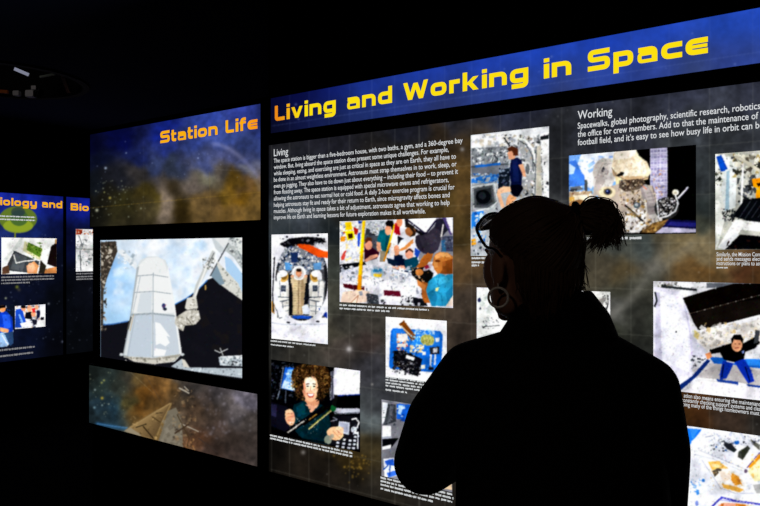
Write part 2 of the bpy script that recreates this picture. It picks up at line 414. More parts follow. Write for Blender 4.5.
Q_MEAL = ((340,222.3),(453.3,216.5),(453.3,306.3),(340,303.4))
def pic_meal():
    c = Cv(*bb(Q_MEAL), base='d4d4da', seed=11)
    c.v(335,210,5.056)
    c.clut(25,60,135,270,150,['f4f4f8','e2e4ec','c4c8d2','ffffff','a8aab0','d8c890'],8,34)
    c.v(335,212,10.12)
    c.clut(55,90,250,300,26,['fafafe','c8a060','b03030','e0e0e8','4060a0'],14,40)
    c.p('f0d010', 105,105,165,100,180,180,110,185); c.p('f4d800', 95,195,190,190,205,265,130,290,115,225)
    c.p('40280c', 130,222,178,218,188,262,142,272); c.p('a8281c', 190,150,240,175,225,235,200,225)
    c.p('2c50b0', 232,215,262,210,250,350,232,345); c.p('d89020', 60,250,110,245,100,300,60,300)
    c.p('c05048', 95,400,120,385,100,480,70,490,62,455); c.p('284898', 236,90,280,92,276,118,240,115)
    # behind the table
    c.p('b8bcc0', 320,90,520,90,480,250,300,260); c.clut(320,95,500,230,60,['d8dce0','989ca0','6c747c','e8ecf0','b0a890'],10,40)
    c.p('3c4048', 320,160,360,180,350,260,300,270); c.p('2c2c34', 350,215,410,220,410,260,360,260)
    c.p('50545c', 300,230,460,240,470,400,300,400); c.clut(300,200,470,420,20,['3c4048','6c7078','8c9098','2c2e36'],14,46)
    # boy in dark red
    c.p('3c1028', 300,335,380,360,455,410,430,470,300,506); c.e('d89c84', 342,335,38,50); c.p('5c3424', 305,285,330,255,375,262,378,300,345,290,312,320)
    c.p('e0a890', 300,490,360,440,430,425,445,450,380,480,320,506)
    # man in teal shirt
    c.p('0e6470', 455,190,515,170,560,230,575,250,545,420,480,390,430,290,440,240); c.p('0a4c58', 520,230,560,260,540,410,505,400)
    c.e('dca080', 540,185,32,50); c.p('161214', 510,110,540,82,590,90,605,140,580,180,570,150,520,140)
    c.p('d8a488', 425,300,465,310,470,390,440,405,425,370); c.p('8c8474', 460,390,520,400,510,506,455,506)
    c.p('e4b820', 598,120,612,125,540,400,505,460,520,400); c.p('b47818', 560,310,575,315,500,506,490,490)
    # red and white figures
    c.p('b41420', 610,110,658,120,658,230,600,210); c.p('f0e4e0', 600,225,640,240,595,460,560,450); c.e('d89880', 625,380,24,46)
    c.v(395,212,10.12)
    c.p('a01828', 0,130,40,120,60,235,10,230); c.e('c88a68', 48,100,30,50); c.p('f4ece8', 0,225,30,235,15,330,0,340)
    c.p('8c8c94', 380,60,600,40,600,506,240,506,250,380)
    # man bending over, dark grey shirt
    c.p('3e3a46', 215,240,300,215,340,210,400,150,450,180,470,280,440,380,380,430,290,420,230,370,205,300)
    c.p('322e3a', 210,250,240,235,300,400,260,400,215,340); c.p('48434f', 300,240,400,220,430,300,340,330)
    c.p('1c1a20', 100,70,170,60,200,160,310,220,270,240,180,180,110,150)
    c.e('a06c44', 160,200,55,48,20); c.p('30241c', 100,150,150,120,180,150,215,215,205,240,150,255,190,215,150,160)
    c.p('c88c54', 120,330,185,270,195,310,110,380,40,400,60,370); c.e('e0e4f0', 70,310,44,52); c.p('181c28', 30,240,90,270,60,290,30,340)
    c.p('fcfaff', 130,72,200,60,420,52,415,90,310,215,280,200,140,110); c.l('1c1434',14,130,80,300,210,322,210,420,80)
    c.p('2c2a38', 425,70,500,60,540,180,470,260,450,180,400,160); c.p('d8d4d0', 485,120,497,125,480,250,462,255)
    c.p('584c80', 480,55,520,52,580,230,560,230); c.p('fbf8ff', 512,50,588,44,588,215,575,215)
    c.p('4c5064', 480,250,520,240,590,240,590,400,470,400); c.p('3c6c90', 470,290,510,280,520,400,480,400); c.clut(500,250,588,400,14,['888c98','303440','606878'],15,50)
    c.p('b87830', 300,430,390,420,360,506,250,506); c.p('2850a8', 205,360,260,400,230,470,200,430)
    c.e('e0a48c', 148,420,42,56); c.p('50342a',108,395,150,365,190,395,185,415,150,385,112,420)
    c.p('0c3c50', 90,480,140,475,190,455,240,490,240,560,90,560); c.p('1c2034', 0,420,80,440,90,560,0,560)
    c.v(335,210,5.056)
    # middle row on the table
    c.p('101c38', 300,230,360,250,420,250,415,300,380,318,300,300); c.p('10485c', 350,255,415,235,425,275,385,315,360,300)
    c.p('dca890', 285,285,350,280,362,300,300,300); c.p('d09878', 300,185,325,185,325,225,305,232)
    c.p('16283c', 262,240,330,262,300,285,270,270)
    c.p('a86834', 418,300,470,225,496,232,450,300,430,318); c.p('181818', 380,305,460,285,500,320,470,420,440,470,400,360); c.clut(380,290,480,400,30,['303030','e0c0a0','181818','a06838','d8d8d8'],8,24)
    c.p('b06c34', 470,215,495,225,430,290,410,290); c.e('c88850', 428,315,20,18)
    # table with packets
    c.p('dcdce4', 25,310,100,285,200,275,380,320,420,360,450,470,330,487,25,470)
    c.p('14161c', 25,275,150,262,160,275,60,300,25,318); c.clut(30,280,390,360,90,['f4f4fa','c8ccd8','ffffff','b4b8c4','e4dcd0','a0a8b4'],10,36)
    c.e('a8bcc8', 215,315,34,28); c.p('e0c040', 195,322,240,322,235,340,200,338); c.p('3c88b0', 190,300,240,298,238,312,195,316); c.clut(185,285,245,320,10,['d8e8f0','88a8c0','4878a0'],6,16)
    c.p('fafaff', 25,380,110,350,230,350,200,410,60,415); c.p('581424', 42,372,118,380,120,408,45,392); c.p('5c1420', 115,382,150,386,150,408,118,404)
    c.p('fcfcff', 225,365,300,345,440,380,452,415,400,432,395,478,230,450); c.p('641a30', 248,405,330,410,335,438,250,432); c.clut(330,430,400,470,12,['30343c','181a20','f0f0f4'],8,26)
    c.p('f2f2fa', 330,385,440,385,452,412,420,430,330,420); c.p('f4ddcc', 40,415,130,400,180,415,160,465,90,472,30,468); c.l('b88c70',4,80,470,120,430,110,470)
    c.p('484c54', 160,420,220,430,225,480,165,478); c.clut(165,430,225,480,10,['20242c','9098a0','d0d0d8'],8,22); c.p('1a1c22', 395,440,455,450,470,487,400,485)
    c.clut(230,450,460,487,16,['181a20','404448','c8c8d0'],10,30)
    c.clut(30,290,390,370,40,['8c909c','6c7078','a4a8b4','b8bcc8'],8,30,asp=8); c.clut(60,300,440,440,30,['9ca0ac','c4c8d4','787c88'],10,40,asp=9)
    # yellow pole
    c.p('f0c81c', 141,55,156,54,140,300,134,405,114,405,122,300); c.l('b88810',3,154,60,133,400); c.p('e8a010',118,330,135,330,132,405,114,405)
    # man in the light blue shirt
    c.p('b47840', 500,240,497,262,491,276,499,285,503,300,520,322,560,326,598,320,598,235,572,216,532,212,510,222); c.p('dca870', 505,232,535,214,572,218,590,240,545,236,510,250); c.p('8a5228', 545,262,598,245,598,322,560,326,530,322,545,300); c.e('a86838',553,272,9,14); c.p('c89058', 500,262,520,262,522,290,503,290)
    c.e('6c3c20', 520,258,14,6); c.p('a86834', 440,360,475,370,490,470,455,470,440,440); c.p('c88850',415,350,460,380,455,410,420,380)
    c.p('3c9cc0', 462,405,474,362,500,338,528,320,560,328,598,324,598,455,575,487,490,487,468,430); c.p('2c80a4', 468,420,500,400,520,440,505,487,490,487); c.p('2c80a4', 560,420,598,380,598,440,575,480); c.p('50b0d0', 500,345,560,335,585,360,520,380); c.l('2878a0',3,528,330,520,370,530,400); c.l('2878a0',3,500,395,540,430,545,487)
    c.p('e8e0a0', 510,395,530,390,520,412,508,408); c.p('ecdcd0', 575,465,598,430,598,487,560,487)
    c.e('b8b0b8', 470,290,28,12,-35); c.p('8c2840', 452,285,470,275,480,290,460,300)
    return c.photo().soft(.42)

Q_SLEEP = ((272.4,234.9),(328.6,233),(327.6,343.2),(271.2,339.3))
def pic_sleep():
    c = Cv(*bb(Q_SLEEP), base='e0e0e4', seed=12); c.v(265,225,4.043)
    c.e('28282c',150,220,118,182); c.p('8c9098',60,90,240,80,240,370,50,370)
    c.clut(45,80,245,180,150,['f0f0f4','c0c4cc','788090','202838','a8acb4','445878','e4e0d8'],8,30)
    c.p('18181e',60,75,100,52,170,45,230,50,250,70,200,75,130,78,75,90); c.clut(80,52,240,76,20,['404048','606470','101014'],8,26)
    c.p('d85c20',130,78,180,85,235,110,253,108,253,135,215,130,170,105,140,92); c.p('f08848',160,88,230,112,230,122,170,100)
    c.p('283c64',105,112,135,110,132,150,108,152); c.clut(140,130,185,155,14,['2c3c5c','c8ccd0','18202c'],8,22); c.p('6098c8',80,150,110,155,108,190,85,185); c.p('70a0cc',195,155,230,150,228,185,200,182)
    c.clut(95,150,200,200,50,['506080','a0a8b4','d0d4d8','202430','8090a0'],6,20)
    c.p('30343e',100,195,180,200,185,280,195,365,100,365); c.clut(150,200,190,360,30,['b0a488','d0c8b0','586070','e4e4e4'],8,22)
    # sleeper in bag
    c.e('fafafa',138,195,28,28); c.p('b8a890',112,215,162,215,158,280,150,362,112,362,115,290); c.clut(112,215,160,360,40,['a89880','ccbca4','98886c','d8ccb8'],8,22,al=.6)
    c.e('c08460',138,193,9,13); c.p('2c1c14',128,182,148,182,146,190,130,190)
    c.p('c8b8a0',105,210,118,215,118,235,106,230); c.p('c8b8a0',158,212,172,212,168,232,158,232)
    # suits
    c.p('5c5a58',50,180,105,185,105,365,50,375); c.p('5c5c60',178,180,240,180,245,375,180,370); c.clut(50,180,240,200,20,['d0d4d8','8890a0','3c4450'],8,24)
    for k in (1, -1):
        f = (lambda x: x) if k == 1 else (lambda x: 280-x)
        def g(col,*p): c.p(col,*[f(v) if i % 2 == 0 else v for i, v in enumerate(p)])
        g('787c84',34,228,60,212,92,214,108,240,104,300,100,365,58,380,40,330)
        g('eceae4',38,232,62,216,90,218,102,240,98,300,44,310)
        g('f4f2ee',44,306,70,312,72,372,58,374); g('e4e2de',74,312,98,304,98,366,76,370)
        g('fcfbf8',40,240,56,225,58,290,46,310); g('d0cec8',86,232,100,244,98,292,90,296)
        c.e('cfa860',f(76),207,20,24); c.e('8c6c34',f(78),208,12,15); c.e('f2f2f4',f(72),196,20,14); c.e('e8e8ec',f(58),210,10,18)
        c.l('8c9098',3,f(60),225,f(64),290); c.l('707880',4,f(48),290,f(98),293); c.l('9098a0',3,f(50),330,f(98),326); c.l('9098a0',3,f(56),352,f(98),346)
        c.p('3c4454',f(66),244,f(86),244,f(86),268,f(66),268); c.l('b0b4bc',2,f(68),250,f(84),250); c.l('c8ccd0',2,f(68),258,f(84),258)
    # sleeper on top of the bag line
    c.p('16181e',98,200,112,200,112,365,98,365); c.p('16181e',162,205,180,200,178,300,160,365)
    c.p('baa88c',108,215,168,215,162,270,156,362,114,362,112,270); c.p('ccbc9c',114,218,132,218,128,360,116,360); c.p('a08c70',148,220,164,220,154,360,146,360)
    for y in range(226,360,10): c.l('94825f',1.6,113,y,158,y+2,al=.6)
    c.l('6c5c44',2.5,138,216,136,360); c.e('fafafa',138,194,29,29); c.e('d0ccc8',138,196,20,23); c.e('c88c68',138,194,12,16); c.p('2c1c14',127,184,130,176,146,176,149,184,146,188,131,188); c.e('e0a888',138,199,7,8)
    c.p('c4b498',104,208,120,212,120,238,106,236); c.p('c4b498',156,212,172,208,170,234,158,238); c.e('dcae90',112,207,7,6); c.e('dcae90',166,207,7,6)
    c.p('2858b0',112,366,188,368,188,380,112,378); c.p('c8ccd4',150,330,170,320,185,345,180,362,155,360); c.l('202430',5,175,260,160,300,190,290)
    c.p('1c3890',218,335,253,355,253,378,222,355); c.p('b08030',28,310,40,290,40,360,28,350)
    # hatch rim
    for a in np.linspace(0,2*math.pi,90):
        c.e('e8e8ee',150+118*math.cos(a),222+178*math.sin(a),12,13)
    c.p('eeeef2',28,40,260,32,258,70,225,52,100,48,55,75,40,120,28,180); c.p('e8e8f0',25,370,70,385,120,395,258,385,256,480,25,460)
    c.p('15151a',62,78,100,54,170,47,232,52,248,68,200,74,130,76,80,90)
    c.clut(62,52,245,78,22,['505058','888c94','101014'],6,20)
    c.p('d85c20',135,76,180,80,240,106,256,106,256,134,215,128,170,103)
    c.clut(25,400,255,475,30,['ffffff','d4d4e0','f4f0f0','c8c8d0'],20,60,al=.5); c.l('c0c4d0',4,28,395,80,402,250,400)
    c.e('404048',95,394,8,4); c.e('404048',215,390,8,4); c.l('383840',5,40,130,36,200,32,280,36,350); c.e('30303a',215,42,5,4); c.e('30303a',90,48,5,4)
    return c.photo().soft(.4)

Q_HAIR = ((272,362),(361,368),(360,450),(271,435))
def pic_hair():
    c = Cv(*bb(Q_HAIR), base='0e0e12', seed=13); c.v(265,355,4.82)
    c.clut(30,35,140,220,40,['1c1e26','08080a','2c303c','484c58','14202c'],8,34)
    c.clut(60,40,150,70,16,['606874','a0a8b0','20242c','101014'],4,12); c.l('8c94a4',4,90,60,75,160,62,210); c.l('586070',5,102,170,100,230); c.clut(30,60,60,210,16,['28405c','101418','50586c'],4,14)
    c.p('2c6cc8',98,58,150,62,185,185,78,160); c.p('88b8ec',110,70,145,68,165,150,95,150); c.p('d4e4f8',95,120,160,150,185,182,80,158); c.clut(95,80,160,160,14,['e8f0fc','4888d8','b0d0f4'],10,34,al=.7)
    c.p('f2f0ff',335,62,350,55,463,65,458,188,340,196,330,180); c.p('ffffff',345,70,455,75,452,180,345,180); c.l('2c48a0',5,345,196,458,190)
    c.p('08080c',340,200,460,192,458,260,350,258); c.p('b8bac4',325,262,345,256,460,258,460,280,340,285); c.l('585c68',4,330,270,350,282,460,276)
    c.p('9898a8',318,80,332,75,335,230,322,235); c.l('303440',5,325,80,328,230); c.l('c0c4cc',3,312,90,318,220)
    c.p('1a1a26',28,225,110,250,120,380,28,378); c.p('30304a',30,235,60,240,55,300,32,290)
    # hair
    c.e('342416',222,130,74,82); c.e('2e2014',175,100,46,54); c.e('302214',275,120,46,72); c.e('382818',240,85,62,40)
    c.e('1a120c',165,140,26,44)
    for i in range(420):
        a = c.rng.uniform(0,2*math.pi); r = c.rng.uniform(.5,1.12); x = 225+84*r*math.cos(a); y = 128+84*r*math.sin(a)
        if y > 215: continue
        c.l(['5c4224','1c120c','7c5c34','3c2a18','a88450'][c.rng.integers(5)],2.6,x,y,x+c.rng.uniform(-12,12),y+c.rng.uniform(-12,12),x+c.rng.uniform(-18,18),y+c.rng.uniform(-18,18),al=.75)
    # face and neck
    c.p('d8a080',195,210,262,215,262,255,215,280,190,240); c.e('f0b898',221,160,37,66); c.e('fcdcc4',220,140,26,34); c.e('d89c80',190,165,8,40); c.e('f8c8ac',205,172,12,12); c.e('f8c8ac',240,172,12,12)
    c.l('58382c',4,200,140,214,138); c.l('58382c',4,230,138,246,141); c.e('2c1c18',207,150,6,3); c.e('2c1c18',238,151,6,3); c.l('d09078',3,222,150,220,172,228,174)
    c.p('b05044',202,184,240,184,232,204,212,204); c.p('ffffff',205,186,237,186,230,198,213,198)
    for i in range(70):
        x = c.rng.uniform(178,264); y = 104 - 12*math.cos((x-221)/43*1.5) + c.rng.uniform(-12,10)
        c.l(['4c3820','1c120c','6c5030','2c1e12'][c.rng.integers(4)],3,x,y-14,x+c.rng.uniform(-8,8),y,x+c.rng.uniform(-10,10),y+c.rng.uniform(2,9))
    for sx in (-1,1):
        for i in range(60):
            x = 221+sx*c.rng.uniform(36,62); y = c.rng.uniform(110,205)
            c.l(['4c3820','140e0a','6c5030','2c1e12'][c.rng.integers(4)],3,x,y,x+c.rng.uniform(-9,9),y+9,x+c.rng.uniform(-9,9),y+18)
    # top
    c.p('0c3038',140,240,190,220,200,225,222,285,262,235,300,250,320,330,300,420,180,400,150,370,130,300); c.p('104450',150,250,185,230,205,280,160,300); c.clut(150,260,310,400,30,['0a2830','0e3c48','123f4c','08222a'],20,60,al=.6)
    c.p('e8b498',195,240,215,252,222,278,250,255,262,238,240,245,215,238)
    # hands
    c.e('e8ac8c',122,300,24,40,-10); c.l('c08468',3,105,285,130,280); c.l('c08468',3,106,300,135,296); c.l('c08468',3,110,315,138,312); c.e('f0bc9c',118,272,18,10)
    # instrument
    c.p('101014',100,365,300,230,350,195,350,215,310,250,115,385); c.l('b8b4ac',7,105,378,190,318); c.clut(110,300,260,380,26,['d0ccc4','807c74','282828','f0ece4'],6,14)
    c.l('14100c',14,185,335,310,250); c.l('a08040',6,215,310,250,285); c.l('e8d8a0',5,212,358,325,265); c.l('8c9838',3,214,352,320,262); c.e('1c6038',330,256,14,16); c.p('181818',340,190,356,195,340,250,325,240)
    # keyboard side
    c.p('1c1c22',330,285,460,300,456,455,310,430); c.p('c8ccd8',358,318,410,325,406,385,352,372); c.p('a4a8b8',362,325,404,330,402,375,360,366)
    for y in range(5):
        for x in range(4): c.p('d8dce4',350+x*28+y*-3,398+y*18-40*(x>2)+x*4,364+x*28-y*3,400+y*18-40*(x>2)+x*4,362+x*28-y*3,410+y*18-40*(x>2)+x*4,348+x*28-y*3,408+y*18-40*(x>2)+x*4)
    c.l('e8eaf4',7,420,310,440,305,455,325,445,350,430,360); c.e('d4d8e4',430,360,14,16); c.l('9ca0ac',4,330,300,350,310,320,320); c.l('e0e4ec',6,450,370,448,450)
    c.clut(415,330,456,450,18,['c8ccd8','303440','585c68'],6,14)
    c.e('f0bc98',340,378,40,32,15); c.e('f4c8a8',360,360,22,16,20); c.e('8c9488',305,408,18,22); c.l('c08c6c',3,345,360,372,385); c.l('c08c6c',3,330,368,358,396); c.l('c08c6c',3,318,380,342,404); c.e('a8a090',322,395,10,16,30)
    c.p('0a2028',28,375,110,385,300,425,300,450,28,400); c.p('0a0c10',25,340,100,370,180,400,250,420,25,385)
    return c.photo().soft(.4)

Q_FOOD = ((386,317.6),(447,319.8),(447,385),(386,375.8))
def pic_food():
    c = Cv(*bb(Q_FOOD), base='f6f6fa', seed=14); c.v(380,310,5.627)
    c.p('2474cc',62,120,75,102,340,118,355,140,345,360,330,375,300,350,60,330,52,315); c.p('3484d8',75,110,335,125,340,200,70,190)
    c.p('88501c',108,80,135,60,150,78,200,140,205,155,178,172,165,150,130,105); c.p('6c3c14',170,150,200,135,205,160,178,174); c.l('e8d8c0',6,120,90,180,150); c.l('4c2c10',4,112,78,140,64)
    c.clut(95,130,165,185,26,['f0e8e0','d8c8b8','e8b890','ffffff','c89070'],10,34); c.p('f4f0ec',100,140,155,132,160,170,105,172)
    c.clut(95,182,160,232,22,['e8e0dc','e05838','f0a070','ffffff','d83c2c'],8,30); c.p('f4ece4',100,190,145,188,150,208,100,208)
    c.e('a4a464',268,168,40,32,10); c.clut(232,140,308,200,44,['8c8c48','b8b878','a0a058','c8c890','747838'],6,18)
    c.clut(195,105,310,140,16,['c8dcf0','a0c8e8','e8f0f8'],10,36,al=.7); c.clut(170,195,250,240,30,['f0e8d0','e8d0a0','f8f4e8','d8b878'],10,30); c.clut(165,130,230,200,16,['9cccf0','d0e8fa','60acec'],8,26,al=.8)
    c.p('e8eef4',312,158,335,155,336,178,315,180); c.p('e8e8d8',232,310,255,308,255,330,234,332); c.p('ece8d8',240,236,258,234,258,252,240,254)
    c.p('2c3038',280,210,335,205,335,245,285,250); c.p('c8c8cc',300,215,325,212,325,240,302,242); c.p('d8dce4',283,250,293,250,290,330,280,330); c.p('d0d4dc',308,250,318,250,314,310,304,310); c.p('20242c',275,320,305,322,302,338,276,336)
    c.clut(265,200,340,350,14,['5ca0e0','a8c8e8','182030'],5,16)
    c.p('15151a',80,228,130,228,240,275,215,375,150,350,75,305); c.clut(70,230,235,365,80,['08080a','2c2c32','505058','8c8c94','18181c','3c3c42'],8,30)
    c.p('e8eaf0',150,252,198,268,190,285,146,270); c.clut(120,290,200,340,22,['9c9ca4','605c58','c8c8cc','302c28'],6,16); c.clut(75,290,115,320,10,['a89878','d0c8b0','403828'],5,14)
    return c.photo().soft(.42)

Q_WALK = ((569,155.2),(696,145.5),(696.5,232.5),(569,236.5))
def pic_walk():
    c = Cv(*bb(Q_WALK), base='050508', seed=15); c.v(560,140,5.057)
    c.p('88b4f0',45,75,390,45,300,320,45,330); c.p('f2f6fe',110,70,390,45,330,200,170,230,120,190,90,120); c.clut(50,80,270,240,50,['ffffff','e4eefc','b8d4f8','6c9ce8','f8fafe'],20,70,al=.6)
    c.p('5488dc',47,110,80,100,110,160,150,220,100,235,47,235); c.p('c8dcf8',48,120,80,140,70,170,48,175); c.p('f0f4fc',120,140,180,200,160,250,130,230)
    c.p('6c7078',48,240,100,232,120,250,60,262); c.p('54585c',124,202,140,202,140,275,124,275); c.p('3c4048',48,250,90,245,85,258,50,262)
    c.p('b8a48c',48,262,160,258,165,280,48,290); c.p('f4e8d0',60,282,165,275,170,310,60,318); c.p('d8b060',48,290,75,285,75,330,48,335); c.p('a07850',48,312,100,300,140,310,140,340,48,350); c.clut(48,255,165,330,26,['e8dcc0','907050','c8a878','fcf8ec'],6,26,al=.7)
    c.p('060609',395,50,460,45,460,140,440,110,395,70)
    # truss strip
    c.p('a8a4c0',456,42,545,38,545,300,480,330,456,230); 
    for i in range(26): c.l(['d4d0e4','8480a0','e8e4f0'][i%3],3,458,48+i*10,545,44+i*10)
    for x in (458,474,492,508,526,540): c.l('c8c4dc',4,x,42,x+1,310)
    c.clut(470,140,530,290,36,['d8b890','c09070','e8e4f0','7c78a0'],8,22,al=.7)
    c.p('050508',545,36,690,28,690,420,620,400,600,300,545,300)
    # suit
    c.e('d8d4d0',225,190,52,100,15); c.e('c8c2bc',210,150,40,60,20); c.p('b8b0ac',190,180,215,150,230,210,180,290,160,300,175,230); c.e('1c1c28',219,150,7,13,20); c.clut(0,0,0,0,50,['e8e4e0','b0a8a4','f0eeea','989090'],14,46,al=.5,ins=(190,180,215,120,260,130,262,180,270,280,200,290,170,270))
    c.p('ddd0b8',275,60,385,50,400,80,440,110,462,160,450,185,360,205,280,180,262,140); c.p('e8dcc8',290,130,360,100,430,120,440,170,340,195); c.p('f0e8dc',275,62,385,52,380,90,280,100); c.p('c0a888',262,140,300,180,450,185,445,200,340,215,270,180); c.clut(0,0,0,0,70,['f4ecdc','d8c8ac','c4b498','fcf6ea'],14,44,al=.5,ins=(275,62,385,52,400,80,440,112,460,160,448,190,355,208,280,185,262,140))
    c.p('1c1818',285,180,310,160,326,165,318,180,295,185); c.p('382c24',330,205,400,195,420,230,380,280,340,250); 
    c.p('e8d8b0',280,185,312,190,310,235,285,240)
    # torso and equipment
    c.p('c0b4a8',180,260,300,220,470,230,520,400,470,450,330,470,200,300); c.e('e0d4b8',240,265,42,30); c.e('787058',243,262,22,17); c.e('1c2448',243,262,14,12); c.e('8c9cd0',240,258,5,4)
    c.clut(300,210,440,330,70,['584838','281e18','8c7c68','c8b8a0','403428','e4dccc','a08c70'],8,30); c.e('483c30',335,242,20,14); c.e('c8c0b0',330,240,8,7)
    # right arm and glove
    c.p('a09898',400,220,440,225,470,270,490,340,510,400,470,420,430,340); c.p('b8b0ae',415,235,450,240,475,320,450,330); c.l('d07858',4,415,230,440,250)
    for i in range(8): c.l('787274',3,440+i*4,270+i*18,480+i*4,262+i*18,al=.7)
    c.p('c8c4c0',450,380,500,370,520,410,490,430,455,425); c.l('504c4c',3,460,400,465,425); c.l('504c4c',3,478,398,484,425); c.l('504c4c',3,497,395,502,420)
    c.p('f0eeee',340,380,430,360,440,420,400,470,330,470); c.clut(330,300,440,470,70,['f8f6f4','c8c0b8','e8e0d8','6c6054','b09058','ffffff','3c342c'],10,34)
    c.l('282420',10,330,330,420,410); c.l('a08c64',5,340,345,400,390); c.e('606870',390,330,18,16); c.e('c8ccd0',388,328,9,8); c.l('e8e4dc',6,430,300,440,360,420,400)
    c.l('6c6460',3,262,140,285,180,340,205,400,205,450,186); c.l('58504c',2.5,470,232,480,290,510,395); c.l('8c8480',2,190,180,215,122,262,120); c.p('4c4038',300,205,420,196,432,222,400,250,330,262,300,240,al=.75); c.clut(0,0,0,0,40,['806c58','281e18','a89478','c8bca8'],8,22,ins=(300,205,420,196,432,222,400,250,330,262,300,240))
    # robotic fittings on the right
    c.e('383838',540,345,62,55); c.e('101014',545,345,36,34); c.clut(0,0,0,0,120,['e8e8ec','c0bcb8','989490','585450','ffffff','242220'],8,22,ins=(485,290,585,282,600,320,588,365,550,390,490,402)); c.l('dcdce0',7,585,280,598,320,585,360,545,385,500,395); c.l('f0f0f4',6,490,300,500,390)
    c.e('e8e0d0',585,265,17,15); c.e('b0a898',585,268,8,7); c.l('e4e0f0',9,597,295,648,240); c.l('9c98b0',3,600,298,648,246)
    # deck and blue limb
    c.p('6c5434',405,470,470,420,550,400,555,410,480,470); c.p('8c7044',440,450,520,410,550,402,500,440); c.clut(400,400,540,468,24,['3c2c1c','a08050','584428','c8a870'],8,30,al=.7)
    c.p('1c1c4c',550,402,690,408,690,450,520,440); c.p('343480',560,412,690,420,690,440,540,432); c.p('b8b4c8',520,440,690,450,690,468,480,472)
    return c.photo().soft(.45)

Q_MCC = ((714.9,153.8),(835,145.2),(835,247),(716,251.8))
def pic_mcc():
    c = Cv(*bb(Q_MCC), base='b8b8b0', seed=16); c.v(700,130,3.367)
    c.p('e4e6e0',50,80,120,100,90,280,60,390,55,400); c.clut(52,90,130,200,14,['f4f4f0','8c908c','3c4040','d0d4d0'],10,36)
    c.p('1c50a8',55,90,82,82,104,135,70,140); c.p('1858b8',60,100,70,95,90,138,72,140); c.p('f4f4f8',72,84,82,80,106,132,96,136); c.clut(50,140,90,190,12,['404438','181c18','a8a898'],8,24)
    c.p('dfe4e4',85,135,125,120,120,260,85,275,70,200); c.p('a8c0cc',90,140,100,136,98,270,85,272)
    c.clut(110,78,450,160,120,['a89868','e8e4d4','545048','2c2c28','c8c4b4','f4f4f0','807c70'],10,40); c.l('c8c4b4',10,120,90,160,110,220,150)
    c.clut(125,150,450,260,120,['3c4044','707478','181a1c','a0a4a0','c8ccc8','505458'],10,40); c.l('e8e8e4',7,145,120,140,250)
    c.p('e89818',175,165,215,160,235,185,210,200,180,192); c.p('f0a420',190,200,240,190,235,250,200,252,188,225); c.p('301c08',190,180,215,175,212,186,196,190)
    c.p('14161a',110,290,150,235,225,225,460,225,460,330,200,320); 
    for i in range(14): c.l('3c4048',3,130+i*22,300-i*2,170+i*22,240)
    c.clut(75,265,120,310,26,['101214','303438','c8ccc8'],8,22)
    c.p('f0f0ee',60,395,100,330,120,302,460,335,460,375,140,335,90,400); c.p('f8f8f6',105,310,450,345,450,358,115,322); c.p('dcdee0',60,395,120,345,132,352,85,402)
    c.p('101012',85,402,135,352,460,378,460,402); c.clut(90,370,450,402,26,['301c18','181010','584034','080808'],8,30)
    return c.photo().soft(.42)

Q_LAP = ((382.7,402),(452.4,407.5),(452.4,489.5),(381,478))
def pic_laptop():
    c = Cv(*bb(Q_LAP), base='8c8c94', seed=17); c.v(375,395,4.553)
    c.p('e8ecf4',35,32,60,36,50,110,33,135); c.p('44484e',60,40,95,45,98,120,40,140); c.p('70747c',70,45,88,48,70,120,58,125); c.clut(40,40,100,140,20,['303438','585c64','888c94'],10,30,al=.7)
    c.p('2c70d0',100,40,350,55,350,110,100,110); c.p('b8d4f0',108,45,130,48,120,90,105,85); c.clut(100,45,350,120,26,['e0ecf8','1c50a8','88b4e4'],12,40)
    c.p('fcfcfe',35,140,75,140,75,190,35,195); c.p('b0b4c0',35,190,75,185,80,215,35,225); c.p('141418',35,200,110,195,75,240,35,250); c.p('f0f0f4',35,235,75,225,72,255,35,255)
    c.p('84848c',33,250,110,235,140,380,30,378); c.p('e8ecf8',40,290,90,285,110,365,45,380); c.p('3468c8',45,300,85,290,92,320,60,330); c.p('4878d0',55,355,100,340,108,362,60,376); c.p('e8f0fc',55,318,95,322,98,345,60,345); c.l('2850a8',5,70,322,68,368); c.l('2850a8',5,40,340,60,320)
    c.clut(120,120,350,380,60,['585c64','a0a4ac','30343c','d0d4dc','4868a8'],20,60); c.p('f0d8b8',280,400,350,390,352,432,300,425)
    return c.photo().soft(.4)

